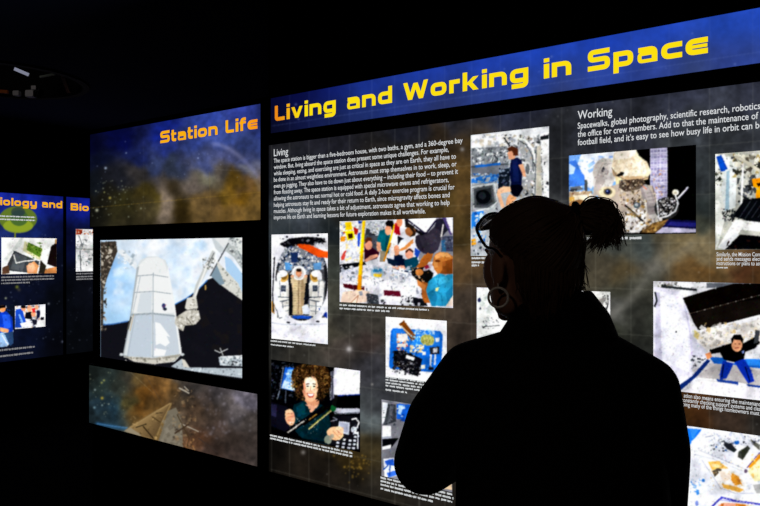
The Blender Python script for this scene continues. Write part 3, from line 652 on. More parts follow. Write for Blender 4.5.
Q_CARGO = ((654,282.2),(835,284),(835,405),(653,391.5))
def pic_cargo():
    c = Cv(*bb(Q_CARGO), base='d0d0d4', seed=18); c.v(645,275,3.487)
    c.p('e4e2f0',30,40,140,60,165,200,165,360,120,390,30,400); c.p('f2f2fc',40,50,100,70,150,180,155,340,60,300); c.p('d0cee0',40,60,52,60,60,300,35,280); c.p('c8c6d8',130,75,150,140,170,240,165,340,155,200); c.l('30343c',6,36,60,42,90,34,110); c.e('202028',109,198,3,3)
    c.clut(32,25,210,44,40,['e8e8e4','b8b4ac','605c54','303030','ffffff','888480'],8,26); c.p('e4e4e8',120,28,215,27,215,40,130,45); c.p('6c7078',215,28,420,28,420,45,215,45); c.l('303438',8,60,40,180,52)
    # dark rack
    c.p('14110f',132,80,230,50,310,30,400,28,660,40,660,160,400,145,190,195,172,170); c.p('201b18',160,140,280,100,400,85,420,130,185,190)
    for i in range(30): c.l('584c44' if i%3 else 'a8a098',2.5,152+i*9,136-i*2.4,158+i*9,134.4-i*2.4)
    c.p('e8e8ec',180,195,400,138,420,150,190,212); c.l('ffffff',4,180,197,402,140)
    c.p('d8d4d0',175,190,200,205,420,148,420,240,340,230,310,215,240,260,210,265,185,235); c.clut(185,165,420,250,90,['f0f0f0','b8b4b0','d4d0cc','989490','e8dcc8','c8b080'],8,34,al=.8); c.p('d8c890',172,190,190,205,185,225,172,215)
    c.p('c8c8d4',165,215,215,262,215,290,165,285); c.clut(160,280,230,330,24,['484c54','a0a4b0','20242c','d8d8e0'],8,24)
    # floor
    c.p('c4c0c0',165,330,260,300,420,300,660,310,660,410,330,390,180,360); c.p('2468b8',225,285,420,298,660,305,660,345,400,325,240,308); c.p('3c88d8',350,292,660,300,660,325,360,315)
    c.p('b4b0b0',185,350,250,310,300,310,420,340,420,385,300,380); c.l('f4f4f8',6,185,360,300,372,420,395); c.p('eceaf0',130,415,190,365,300,378,660,410,660,470,400,437)
    c.p('1c3878',165,352,218,292,228,300,185,350,125,402,118,385); c.clut(0,0,0,0,60,['142858','2c50a0','10182c'],8,20,al=.8,ins=(165,352,218,292,228,300,185,350,125,402,118,385))
    # man
    c.p('08080e',225,262,275,245,300,238,340,240,385,215,402,235,385,255,350,268,345,295,310,305,275,295,262,270,232,275)
    c.p('c88c64',210,275,228,268,235,285,218,295); c.e('e4ac88',321,243,19,24); c.p('100c0c',300,222,312,207,335,208,344,225,340,238,332,226,310,226,304,240); c.l('583428',2.5,312,240,318,240); c.l('583428',2.5,326,240,333,240); c.l('904840',2.5,316,254,327,254)
    c.p('1c3c9c',272,298,312,305,285,360,262,365,262,340); c.p('1c3ca4',312,303,345,292,370,330,382,370,360,378,335,340); c.l('0c1c54',5,275,310,268,355); c.l('0c1c54',5,350,320,366,370); c.l('c8c8d0',4,285,300,312,306); c.p('8090c0',338,265,347,262,346,272,340,274)
    c.p('2c4c94',250,362,325,372,325,382,255,372); c.p('2c4c94',355,380,420,388,420,395,360,388)
    c.p('484c50',385,190,402,195,395,235,380,240)
    c.clut(430,200,660,420,60,['e0e0e4','a0a4ac','505458','2468b8','f4f4f8'],20,60)
    return c.photo().soft(.42)

Q_TRAY = ((652,423.5),(835,443),(835,560),(652,545))
def pic_tray():
    c = Cv(*bb(Q_TRAY), base='eceef6', seed=19); c.v(680,420,5.8875)
    c.p('2c80e0',40,48,130,55,95,100,70,125,40,200); c.p('4898ec',58,52,110,56,75,115)
    c.clut(130,70,470,150,40,['ffffff','c8ccdc','e4e8f4','a8acc0','f4f4fa'],14,44); c.l('8890a8',4,150,100,200,90); c.clut(180,110,330,185,36,['3c4048','686c74','20242c','9ca0a8','2c60a8'],8,26); c.e('2c70c0',335,132,16,12); c.p('30343c',255,145,300,135,335,175,320,190,280,170)
    c.p('484c44',345,185,400,150,415,165,370,235,340,215); c.p('343830',355,190,395,160,400,180,370,225); c.p('6c6c64',415,110,471,145,471,180,425,140); c.clut(370,90,470,140,16,['585c64','b8bcc8','e8e8f0','383c44'],8,28)
    for i in range(14): c.e('b4b8c8',110+i*20,165+i*9,4,3)
    c.l('c8ccd8',4,80,200,200,230,370,300); c.l('a8acbc',3,110,175,390,290)
    c.p('f4f2f0',130,230,160,225,380,330,400,400,330,430,240,400); c.l('b8bcd0',4,130,235,240,400,330,432,440,430)
    c.p('e8c070',165,245,230,240,285,285,240,285,190,295); c.p('f0d8a8',185,255,250,265,230,280,190,275); c.p('5c5448',190,300,225,282,248,292,205,335); c.p('f4e8dc',225,300,290,300,310,340,260,365)
    c.p('e0a040',305,310,345,330,365,375,325,385,300,350); c.p('c88840',330,340,360,350,350,375); c.p('e8b860',245,375,330,390,380,410,350,425,260,400); c.clut(180,245,375,420,50,['f0d8a8','e0a858','fcf4e8','c89048'],8,22,al=.5)
    c.p('e8a030',400,275,471,200,560,180,560,240,420,290); c.p('f4ecc0',400,300,471,225,640,260,640,340,440,360); c.l('70508c',5,395,280,471,190); c.e('706078',388,300,10,12); c.clut(420,200,640,350,26,['f0c060','fcf0d0','e8a848'],14,40,al=.6)
    c.p('b8b8b8',430,380,640,360,640,430,450,430); c.clut(60,340,130,440,10,['88b4e4','4880c8','c8dcf4'],10,26); c.e('4888d0',138,355,10,10); c.e('5090d4',105,425,10,16); c.p('84b0e0',70,370,100,385,95,395,70,380)
    c.p('f4f0f0',190,506,245,450,640,500,640,800,190,800); c.l('4848b0',11,190,508,245,455,330,475,640,520); c.l('8c90d0',4,240,470,471,500)
    for i in range(12): c.e('c8c8f0',255+i*20,458+i*4,4,3)
    c.p('f4b8a0',225,500,260,485,330,490,325,540,225,540); c.p('d88830',330,490,420,500,420,540,330,540); c.clut(230,490,600,700,60,['f0b890','d89040','f8e8d8','b87030'],14,50); c.e('8898d0',100,490,10,16)
    return c.photo().soft(.45)

Q_DESK = ((477,288.5),(610.5,290.5),(610.5,366),(477,350))
def pic_desk():
    c = Cv(*bb(Q_DESK), base='f0f0f4', seed=20); c.v(465,270,6.323)
    c.p('fafcfa',80,118,250,120,250,400,80,430); c.clut(80,120,240,350,24,['ffffff','e4e8e8','d4dcd8'],20,60,al=.7); c.e('384068',92,190,11,14); c.e('585c70',98,245,5,10); c.clut(105,300,215,370,34,['2c3038','c8ccc8','606468','e8e8e4'],5,18); c.l('505458',4,110,360,220,350); c.l('c0c4c8',4,80,425,220,390)
    c.v(570,270,6.322)
    c.p('d8d8d4',110,130,256,130,256,320,110,330); c.p('f4f4f0',115,132,200,140,240,150,200,170,140,175); c.p('9c9894',160,200,220,170,230,180,200,240); c.l('1c1c20',7,240,150,244,210,225,270); c.clut(200,140,256,290,26,['202024','fafafa','8c8c90','ffffff','505054'],6,22); c.p('ffffff',246,150,256,150,256,315,240,310); c.l('5c585c',4,256,132,256,320)
    c.v(465,270,6.323); c.clut(260,130,720,600,80,['d0d0d4','a0a4a8','f4f4f4','606468'],20,70)
    return c.photo().soft(.4)

Q_GYM = ((471,135),(549.3,126.6),(549.3,256.5),(471,255.5))
def pic_gym():
    c = Cv(*bb(Q_GYM), base='b4b8bc', seed=21); c.v(465,120,4.222)
    c.p('d8dadc',25,63,355,28,355,90,25,140); c.p('f2f2f2',30,68,170,55,180,90,30,120); c.clut(28,60,355,140,50,['e8eaec','ffffff','b8bcc0','c8c0b0','989ca4'],14,50,al=.7)
    c.p('888c90',28,120,180,110,185,185,28,195); c.clut(28,120,185,200,80,['d0d4d4','585c60','a0a4a8','30343a','e8e8e8','787c80'],8,30)
    c.p('787c84',28,190,185,180,185,240,28,240); c.l('484c50',5,28,198,185,186); c.p('2c6cb4',40,192,150,180,150,190,45,202); c.p('3c80c8',28,250,60,240,130,228,140,255,60,268,28,265); c.clut(28,225,145,270,26,['5898d8','d0d8e0','2858a0','88a8c8','b8bcc0'],8,30); 
    c.p('989ca0',28,275,135,262,140,372,28,385); c.clut(28,265,140,380,34,['c8c8c8','707478','404448','b0b4b4'],10,30); c.p('54585c',38,290,118,275,128,350,95,372,40,370); c.p('34383c',48,300,110,285,118,345,92,362,50,360); c.e('14161a',78,325,32,30); c.e('2c3036',74,320,16,16); c.e('c0c4c4',122,368,10,8); c.l('d4d8d8',5,30,285,45,280,125,268,138,345,110,372,45,384)
    c.p('3484d0',28,388,80,385,85,440,60,455,28,450); c.clut(28,385,90,520,40,['c8d4e0','50a0e0','909cb0','2058a0','e4e8ec'],8,30); c.p('d89820',28,505,45,500,48,525,28,530); c.clut(28,510,100,570,16,['5c6470','a8acb4','c8ccd4','303844'],8,26)
    # machinery right of her
    c.p('a4a6a8',230,90,355,60,355,340,250,330); c.clut(230,60,355,330,130,['e8e8e8','585a5c','888c90','c8c4bc','303438','d4d6d8','a8a090'],8,34); c.l('e8ece8',9,215,75,255,85,285,120,300,170,303,230,295,310); c.l('50545a',4,225,85,260,105,285,150,290,220); c.p('b8b4a8',305,110,322,108,325,330,300,330); c.l('707478',5,302,110,296,320); c.p('ececec',320,60,355,50,355,330,335,320); c.clut(320,80,355,340,22,['ffffff','a0a4a8','303438','d8d8d4'],8,28); c.p('202428',318,70,355,62,355,80,320,85)
    c.p('1c2430',145,215,190,200,190,300,140,290); c.clut(140,200,190,300,26,['2c3448','101820','586478','8c98a8'],8,24); c.e('c8c8c8',265,205,14,30); c.e('6c7074',265,207,9,22); c.clut(150,60,230,120,26,['484c50','e8e8e8','b0a898','30343a'],6,24); c.l('383c40',6,165,75,190,110)
    # woman
    c.p('d8a888',180,140,196,125,212,150,212,165,188,168); c.p('5c3420',180,120,200,110,225,122,226,150,205,150,200,130,186,134); c.e('d8a488',192,148,9,15)
    c.p('141c40',196,168,222,158,240,170,245,200,240,275,195,275,190,230,192,190); c.p('1c2854',200,170,222,165,230,260,205,260); c.p('d8a888',226,190,245,185,255,215,258,240,246,238,238,215)
    c.p('0c0e1c',192,275,240,272,248,290,225,325,205,322,190,300); c.p('e4b898',140,292,165,280,192,282,196,302,175,305,150,310,170,370,155,372,135,312); c.p('d8a47c',190,312,220,330,200,350,172,365,178,330)
    return c.photo().soft(.42)

# big graphic sheets -----------------------------------------------------------
def pic_monitor():
    c = Cv(95,228,252,388, base='88b8e8', seed=30); c.v(95,230,3.2645)
    c.rbf([(60,120,'8cc0f4'),(60,200,'9ccaf6'),(60,280,'a4d0f4'),(110,60,'d8e8f8'),(150,50,'eef4fc'),(200,60,'f4f8fe'),(260,60,'c8e0f8'),(300,40,'eaf2fc'),(340,50,'f4f8fe'),(280,120,'dcecfc'),(320,120,'f4f8fe'),(290,200,'e8f2fc'),(90,180,'acd4f8'),(80,240,'cce4fa'),(370,120,'f0f4fc'),(120,110,'e0eefa')],60)
    c.clut(60,30,380,250,90,['ffffff','e8f4fe','b0d4f6','d0e6fa'],14,70,al=.35); c.soft(1.0); c.grain(.1,8)
    # space below the limb
    c.p('101017',20,308,60,306,108,298,180,274,225,257,265,241,300,222,330,200,352,180,368,163,400,150,490,140,490,490,20,490); c.l('3c70b8',4,20,310,60,307,108,298); c.l('3878c8',3.5,262,243,300,223,330,201,352,181,368,164)
    c.clut(290,200,480,420,20,['14131a','1a1614','0e0e14'],30,80,al=.5)
    # left structure
    c.p('3c342c',20,40,70,36,75,70,55,120,40,160,30,200,28,330,20,330); c.clut(0,0,0,0,80,['847868','1c1814','b0a490','504438','d0c8b8','2c2620'],6,22,ins=(18,36,72,34,76,70,56,122,42,160,32,200,18,200)); c.clut(20,125,40,330,40,['786c5c','1c1814','b0a494','443c30'],5,16)
    c.p('e8eef2',75,70,90,62,140,110,135,130,110,105); c.clut(76,62,140,130,20,['c0ccd4','ffffff','98a8b4'],6,24,al=.7)
    # cargo ship cylinder
    c.p('dce2e4',138,120,150,98,175,86,205,86,232,98,240,120,285,405,262,430,190,438,95,415,112,330)
    c.p('eef0f0',145,115,170,92,205,88,225,98,235,122,250,250,150,270,122,270); c.p('c4d0dc',125,275,188,276,186,415,106,412); c.p('cad4de',195,276,266,278,276,405,190,416); c.p('d6dee4',150,206,188,202,186,270,138,268); c.p('f2f4f4',192,148,236,140,262,270,192,274)
    c.p('b0b8bc',138,122,146,118,112,330,96,412,92,410,112,310); c.p('f4f6f6',240,120,262,240,285,400,280,408,262,290,236,140)
    for y, x0, x1 in ((150,140,240),(204,132,250),(275,120,262),(278,118,264)): c.l('98a4ac',2.5,x0,y,(x0+x1)/2,y-4,x1,y+4)
    c.l('a0acb4',2.5,192,140,190,415); c.l('a8b4bc',2,150,150,124,275); c.l('a8b4bc',2,134,275,108,412); c.l('c8a878',2,128,275,116,330)
    c.p('f8fafa',215,305,248,350,235,345,246,368,232,380,214,370,200,376,198,300); c.p('fafafa',196,385,235,392,228,410,194,412); c.p('a8a498',95,412,190,418,285,404,258,428,200,436,120,424); c.p('d4d0c4',110,420,200,424,275,414,250,430,195,438,130,430); c.clut(100,414,275,434,26,['807c70','ece8dc','b8b4a8','605c50'],5,16,al=.7)
    c.e('d0d4d8',88,406,6,5); c.e('d0d4d8',287,406,6,5); c.l('98a0a4',3,92,410,110,412); c.e('26346c',226,247,6,8); c.e('1c2438',230,258,6,5); c.l('b43040',1.5,222,252,234,244); c.p('58564c',118,280,122,285,112,325,106,325)
    # robot arm
    c.p('c8ccca',385,66,395,72,390,95,375,120,345,180,330,225,318,225,330,180,360,115); c.l('f4f4f0',6,372,105,325,225); c.clut(352,90,395,130,26,['e8e8e4','8c908c','585c58','ffffff','b0aca0'],5,16); c.l('6c7070',3,390,75,370,115)
    c.p('e0ded4',302,222,332,216,338,255,315,268,295,255); c.p('ccc8bc',265,285,300,262,340,262,346,290,330,308,295,312,290,330,278,325,262,305); c.clut(0,0,0,0,160,['f4f2ea','a8a498','e0dcd0','787468','fcfaf4','b8b4a4'],6,18,al=.8,ins=(262,305,266,284,300,258,318,224,334,216,340,262,348,290,330,310,297,314,290,332,276,326)); c.l('585850',2.5,300,262,338,256); c.l('686458',2.5,300,285,320,310)
    # upper right modules
    c.p('ccd4d8',382,24,450,20,430,70,410,75,395,60); c.p('e8eaea',390,26,445,24,425,62); c.p('b8c0c0',440,20,490,16,490,140,455,90,430,70); c.p('e4e8e4',460,22,488,18,488,90,470,70); c.l('50545a',4,450,20,400,110,378,150); c.l('788088',3,470,70,490,110); c.clut(0,0,0,0,80,['e8ecec','889094','505458','b8bcb8','f8f8f8'],6,20,al=.8,ins=(440,22,490,18,490,140,455,92,428,72))
    c.p('b0d4f4',425,85,445,95,488,150,488,225,470,200,430,140); c.p('dcdcd4',400,100,470,175,488,215,486,232,455,210,400,170); c.clut(0,0,0,0,110,['f4f4ec','a0a49c','c8c8bc','707470','e0e0d8'],6,18,al=.8,ins=(400,100,470,175,488,215,486,232,455,210,398,170)); c.p('8098a8',380,150,400,115,425,175,410,180); c.p('c8a050',360,180,364,180,364,196,360,196)
    # bottom right hardware
    c.p('c8d4dc',405,415,488,410,488,445,410,442); c.p('f0f4f6',410,412,488,408,488,420,410,424); c.e('303438',452,434,16,8); c.clut(0,0,0,0,70,['e0e8ec','889498','586068','c0ccd2','f8fafa'],6,18,al=.8,ins=(404,414,488,406,488,446,410,444)); c.l('dce0e0',3,392,392,410,400,435,388); c.l('c8cccc',3,410,385,420,410); c.p('b8c4cc',250,445,285,420,310,448,400,450,488,450,488,484,330,462,270,452); c.clut(0,0,0,0,90,['e8f0f4','98a4ac','c8d4da','687078'],8,22,al=.8,ins=(250,446,285,420,312,448,400,450,488,450,488,484,330,464,268,454)); c.p('dcd8cc',285,420,295,424,312,450,290,446)
    c.detail(1800, .5, 2.2, .9, 1.08); return c.soft(.45)

def pic_station_head():
    c = Cv(84,98,268,232, S=2.5, base='102050', seed=31); c.v(85,95,3.894)  # dark upper left includes backlight falloff painted into the colours
    c.rbf([(30,190,'04062a'),(150,160,'050a48'),(300,110,'0e1c70'),(450,90,'283c90'),(600,50,'2c3c98'),(680,40,'283890'),(680,110,'2c3c88'),
     (80,260,'0c1230'),(200,230,'18225c'),(330,210,'22307c'),(450,200,'34489c'),(550,170,'384c98'),(640,180,'344484'),(690,230,'303c70'),
     (40,340,'141a24'),(120,330,'20222c'),(200,310,'403c3c'),(260,270,'34406c'),(330,270,'2c3448'),(480,250,'48548c'),(560,240,'545c94'),(620,260,'424c80'),(670,300,'5c607c'),
     (30,450,'14140f'),(80,420,'1c1a12'),(140,430,'302c14'),(220,400,'4c4018'),(240,460,'50462a'),(290,400,'7c6c5c'),(310,450,'807060'),(300,340,'64584c'),(350,360,'443824'),(385,420,'34280c'),(385,470,'30240c'),(440,430,'806438'),(440,350,'6c6058'),(470,330,'74705c'),(500,430,'846434'),(540,310,'544c44'),(560,400,'80601c'),(600,340,'785818'),(640,400,'6c4c10'),(660,350,'785830'),(670,460,'644c24'),(590,460,'80602c')],36,60)
    c.grain(.55,26,6); c.grain(.25,5,3); c.tone(gain=.86,sat=.95)
    for i in range(26):
        a = i/25; x = 500+190*a; y = 190+150*a**1.8; c.glow('9c9cc4',x,y,9,.22)
    for i in range(16): c.glow('8c8c8c',600+5.5*i,275+1.2*i*i/3,9,.2)
    for _ in range(60): c.glow('a0a890',c.rng.uniform(25,240),c.rng.uniform(330,480),c.rng.uniform(1,3.2),c.rng.uniform(.2,.8))
    for _ in range(24): c.glow('90a0c8',c.rng.uniform(25,690),c.rng.uniform(150,330),c.rng.uniform(1,2.4),.5)
    for x,y,r,cc in ((80,284,5,'a8b8d0'),(46,448,6,'c0c4a8'),(97,400,5,'b8a850'),(160,225,3,'8090b0'),(440,245,3,'a0b0e0'),(75,378,3,'a0a060')): c.glow(cc,x,y,r,.9)
    c.l('b08c30',2,20,440,690,378,al=.35); c.l('a0a0a0',2,500,290,690,300,al=.2); c.l('b08c30',1.6,485,300,490,480,al=.22); c.l('8c8c8c',1.6,228,180,230,490,al=.12)
    return c.soft(.4)

def pic_station_foot():
    c = Cv(82,358,264,476, S=2.5, base='403830', seed=32); c.v(85,360,4.222)
    c.rbf([(20,50,'18201e'),(80,60,'24302e'),(80,110,'283a38'),(40,150,'24383e'),(60,190,'223c4c'),(120,210,'1c3c50'),(30,240,'1e3038'),(150,120,'343c34'),(150,180,'283c40'),(190,90,'484438'),(195,180,'4c4420'),(230,80,'6c5428'),(280,90,'7c5220'),(250,150,'74460f'),(230,200,'6c4210'),(300,140,'7c4c18'),(340,110,'845824'),(300,200,'7c5420'),(370,120,'6c4c24'),(400,90,'54493e'),
     (430,130,'504640'),(480,110,'4c4440'),(420,180,'50402e'),(460,220,'543e2c'),(500,160,'544640'),(520,220,'58463a'),(580,130,'50494c'),(600,180,'5a5150'),(650,160,'686270'),(690,180,'686272'),(640,220,'5c5456'),(700,260,'544a46'),(690,320,'52443e'),(560,300,'503e36'),(600,330,'4c3c34'),(480,330,'643e26'),(440,370,'6c482c'),(520,380,'503a30'),(620,400,'4c3c36'),(710,430,'4c403c'),(390,250,'5c4a38')],30,36)
    c.grain(.55,22,6); c.grain(.35,5,3); c.tone(gain=.88,sat=.8)
    for i in range(16): c.glow('2c74b4',50+i*9,268+i*1.6,8,.38)
    c.l('5c94cc',3,52,268,110,278,180,286,al=.6)
    # the arm of the station and its neighbour
    c.p('7c6440',368,180,358,196,345,240,308,345,285,340,180,305,165,300,190,280,300,212)
    for i in range(14):
        t = i/13; col = [int(v) for v in (150-62*t+30*(t>.85), 122-54*t+24*(t>.85), 78-36*t+10*(t>.85))]
        x0 = 185+t*113; x1 = 185+(t+.08)*113; y0 = 288+t*52; y1 = 288+(t+.08)*52
        c.p(col, x0,y0, 366-9*(1-t),181+3*t, 367-9*(1-t)+1,182+4*t, x1,y1)
    c.l('a88c5c',2.5,364,182,300,218,188,286); c.l('a08658',3,364,184,325,262,298,342)
    c.clut(190,235,340,335,50,['6c5430','b89860','504024','d0ac70','846c44'],5,20,al=.65); c.l('2c2010',5,246,280,290,332); c.l('403018',4,285,240,318,262); c.l('2c2414',4,215,285,260,270); c.l('34281a',3,300,225,330,222); c.p('948870',165,300,190,284,230,310,240,325)
    c.p('746c5c',350,215,385,200,410,260,415,370,308,348,325,300); c.p('807868',340,290,380,240,395,350,320,345); c.clut(320,230,412,365,26,['5c5448','8c8474','6c6454'],10,40,al=.5)
    c.clut(370,110,470,390,80,['3c3026','a08058','584634','78583c','281e18','8c7454'],6,28,al=.55); c.l('b0a898',6,398,118,440,140); c.l('c0b8a8',4,420,112,438,130); c.l('b0a898',4,405,268,480,302); c.l('3c2c20',6,380,310,440,270); c.l('40301c',4,390,230,440,330,430,370); c.l('a87c4c',4,455,360,466,388); c.clut(410,330,470,395,20,['8c5c34','402c1c','b08450'],5,18,al=.7)
    c.l('342c28',5,635,375,660,335); c.l('362c28',4,480,330,560,390); c.l('3c322c',3,540,200,600,300,560,360,al=.5); c.l('504030',3,260,70,330,190,al=.6); c.l('a89878',2,180,40,290,140,al=.4)
    for _ in range(70): c.glow('9c94a0',c.rng.uniform(480,720),c.rng.uniform(120,330),c.rng.uniform(2,7),.25)
    for _ in range(40): c.glow('a8b08c',c.rng.uniform(20,170),c.rng.uniform(50,240),c.rng.uniform(1,3),.5)
    for x,y,r,cc in ((72,160,6,'c0a838'),(70,95,4,'a0a050'),(80,85,4,'a8a858'),(42,125,4,'98a8a8'),(40,200,5,'6c90a0'),(72,190,4,'88a0a0'),(100,185,3,'a8b0a0')): c.glow(cc,x,y,r,.9)
    return c.soft(.45)

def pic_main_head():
    c = Cv(262,-40,900,142, S=1.6, base='182c80', seed=33); c.v(0,0,1)  # darker left end is the lightbox falloff, painted into the blue
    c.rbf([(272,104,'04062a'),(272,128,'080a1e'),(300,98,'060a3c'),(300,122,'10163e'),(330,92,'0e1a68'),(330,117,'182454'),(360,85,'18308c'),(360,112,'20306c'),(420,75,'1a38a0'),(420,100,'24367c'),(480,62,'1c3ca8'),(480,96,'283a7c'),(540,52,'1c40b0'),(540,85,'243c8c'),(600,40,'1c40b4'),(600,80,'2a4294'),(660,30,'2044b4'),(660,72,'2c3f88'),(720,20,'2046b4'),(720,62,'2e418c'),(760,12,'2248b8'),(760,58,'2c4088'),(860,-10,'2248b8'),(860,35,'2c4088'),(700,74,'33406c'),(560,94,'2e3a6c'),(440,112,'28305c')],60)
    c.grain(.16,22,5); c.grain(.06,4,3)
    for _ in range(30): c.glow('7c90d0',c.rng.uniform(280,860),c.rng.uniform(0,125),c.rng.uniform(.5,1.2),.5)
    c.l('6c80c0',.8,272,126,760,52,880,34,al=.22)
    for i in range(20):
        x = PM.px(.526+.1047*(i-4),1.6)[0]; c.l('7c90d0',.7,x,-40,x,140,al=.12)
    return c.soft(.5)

def pic_main_body():
    c = Cv(258,40,900,720, S=1.5, base='30302c', seed=34); c.v(0,0,1)  # near-black left edge: weaker backlight there is painted into the print
    K = [(268,150,'14141a'),(280,148,'26262c'),(330,140,'20202a'),(400,130,'1a1c28'),(450,120,'282a36'),(520,106,'282c40'),(600,94,'2a2e3e'),(680,86,'34384a'),(760,80,'363a4c'),(860,66,'363a4c'),
     (272,180,'161a20'),(300,170,'1e2028'),(290,200,'343c46'),(275,225,'2a3238'),(310,205,'343a42'),(345,215,'30302c'),(400,205,'3c2c18'),(440,200,'54401c'),(460,165,'5c4420'),(465,200,'5a4220'),(462,232,'4e3c1c'),(430,170,'443420'),(380,180,'302820'),(340,180,'22222a'),(400,150,'24221f'),(440,140,'34281c'),(462,265,'62492c'),(465,300,'54463a'),(470,340,'3a3028'),
     (335,230,'20282c'),(334,270,'30342f'),(333,300,'44443a'),(334,330,'484438'),(345,320,'3a3832'),(300,351,'38352f'),(275,350,'20201e'),(345,350,'463e38'),(365,345,'4a3c38'),(378,325,'403c36'),(420,312,'4c3e2c'),(374,370,'34343a'),(370,395,'464a4e'),(370,420,'50585a'),(366,448,'423822'),(355,465,'463412'),(380,395,'3a3c42'),
     (300,465,'201a14'),(275,455,'0c0a08'),(268,400,'060606'),(268,300,'0e100e'),(330,480,'1c1712'),(375,485,'26221c'),(350,490,'1a1612'),(420,510,'24201c'),
     (460,380,'403a34'),(520,380,'38342e'),
     (560,130,'2a2c32'),(560,180,'2c2e32'),(560,220,'303232'),(600,120,'24262f'),(630,132,'2a2c36'),(705,135,'34383e'),(705,170,'363c40'),(705,210,'2e3636'),(703,232,'3e4238'),(640,243,'444c4a'),(610,250,'464a44'),(600,270,'443e30'),(622,272,'50442c'),(645,262,'525048'),(670,248,'60563e'),(690,245,'70603e'),(705,252,'786a4c'),(720,264,'78603a'),(706,270,'6c4c24'),(690,274,'5c4424'),(740,272,'52301a'),(760,276,'5c3a1c'),(800,270,'5c3a1c'),
     (620,295,'38382e'),(645,285,'48483e'),(620,325,'2c2e26'),(645,325,'2e302a'),(645,345,'282a26'),(620,312,'4c4c48'),(700,415,'4a2a12'),(690,425,'52300f'),(725,420,'32261e'),(760,422,'2c2824'),(860,420,'2c2824'),(760,140,'383c44'),(600,400,'34302a'),(700,560,'2c2420')]
    c.rbf(K, 16, 15); c.grain(.5,20,6); c.grain(.2,4,3); c.tone(gain=.93,sat=.9)
    for i in range(30):
        a = i/29; c.glow('a8a49c',590+75*a,318-75*a**2.2,4.5,.13); 
    for i in range(14): c.glow('98948c',655+3*i,272-2.4*i,6,.10)
    for i in range(16): c.glow('8c9498',268+5*i,226-2*i,9,.06)
    for _ in range(46): c.glow('a88430',c.rng.normal(356,9),c.rng.normal(466,8),c.rng.uniform(.5,1.1),.55)
    for _ in range(150): c.glow('a8a8a8',c.rng.uniform(268,760),c.rng.uniform(100,500),c.rng.uniform(.4,.9),c.rng.uniform(.1,.45))
    c.glow('d8d4d4',348.8,348.8,2.6,.9); c.glow('8c8488',348.8,348.8,6,.3); c.glow('c8ccd8',462,149,2,.5); c.glow('a8a4a0',303,452,2.2,.6); c.glow('a09c98',372,384,1.2,.8)
    for i in range(24):
        x = PM.px(.526+.1047*(i-5),1.6)[0]; c.l('b8b8a8',.7,x,40,x,720,al=.17)
    for i in range(-7,4):
        z = EYE-.104+.132*i; a = PM.px(0,z); b = PM.px(2.3,z); c.l('b8b8a8',.7,*a,*b,al=.17)
    return c.soft(.5)

def pic_far_a():
    c = Cv(-90,170,68,380, S=3, base='101838', seed=35); c.v(0,0,1)
    c.rbf([(-60,200,'18289c'),(0,200,'18289c'),(30,203,'142494'),(60,205,'0e1870'),(0,225,'1c2c6c'),(30,228,'142460'),(60,230,'080e30'),(58,260,'070a18'),(30,290,'0a0e20'),(0,290,'0c1024'),(58,300,'06080e'),(30,340,'0a1026'),(55,345,'05060c'),(0,335,'0c1024'),(-60,300,'0c1024'),(-60,340,'0c1024')],30)
    c.grain(.35,7,4)
    c.e('6c8418',18,219,19,13,0,al=.85); c.e('98ac28',18,226,15,7,al=.8); c.e('385c30',19,218,9,8,al=.8); c.e('202c48',18,212,7,5,al=.6); c.l('88941c',1.2,15,232,15,238)
    for _ in range(120): c.glow('8090b0',c.rng.uniform(-40,62),c.rng.uniform(228,352),c.rng.uniform(.3,.7),c.rng.uniform(.2,.7))
    c.v(0,270,5.063); c.glow('c0c8a0',28,142,5,.9); c.glow('909830',85,85,8,.8); c.glow('b0b8c0',245,170,5,.7); c.glow('8088a0',315,362,6,.6); c.glow('a09060',95,100,8,.3)
    return c.soft(.45)
def pic_far_b():
    c = Cv(62,170,130,380, S=3, base='0c1230', seed=36); c.v(0,0,1)
    c.rbf([(68,204,'0c1878'),(84,206,'101c84'),(110,206,'101c84'),(68,235,'080c2c'),(84,235,'0a1030'),(68,290,'05070c'),(84,290,'0a0c14'),(75,340,'06080c'),(110,290,'0a0c14'),(110,340,'06080c')],20)
    c.grain(.35,7,4)
    for _ in range(60): c.glow('707c98',c.rng.uniform(66,110),c.rng.uniform(225,352),c.rng.uniform(.3,.6),c.rng.uniform(.2,.6))
    return c.soft(.45)
Q_LABS = ((1.5,235.9),(56.4,240),(56.4,273),(1,274.3))
def pic_lab():
    c = Cv(*bb(Q_LABS), S=4, base='f0f0ee', seed=37); c.v(0,185,5.322)
    c.p('d8dcd8',10,275,120,280,115,320,70,350,10,440); c.p('f6f6f4',12,275,110,280,60,350,12,400); c.p('484c50',75,350,215,410,170,470,45,455,40,420); c.p('606468',80,360,140,385,120,460,55,445); c.l('e4e4e0',6,72,370,85,415,130,405,190,400)
    c.p('d8d4b0',130,300,230,345,212,400,120,350); c.p('688838',150,305,225,340,210,385,140,345); c.clut(145,305,225,390,22,['88a448','486820','a8bc60','385018'],8,22)
    c.p('f4f4f2',230,335,285,285,275,380,215,470,205,420); c.p('241a1a',270,330,302,300,302,440,250,420); c.p('d8a070',140,430,180,405,205,430,195,470,145,470); c.p('c08858',225,450,300,435,302,470,215,472); c.e('e4b090',165,440,22,26); c.p('38342c',215,400,245,430,235,470,205,470); c.p('604838',10,440,45,425,50,470,10,475); c.e('b09060',297,300,6,14)
    return c.photo().soft(.35)
Q_CREWS = ((14.8,305.4),(45.2,305),(45.2,327),(14.8,328.5))
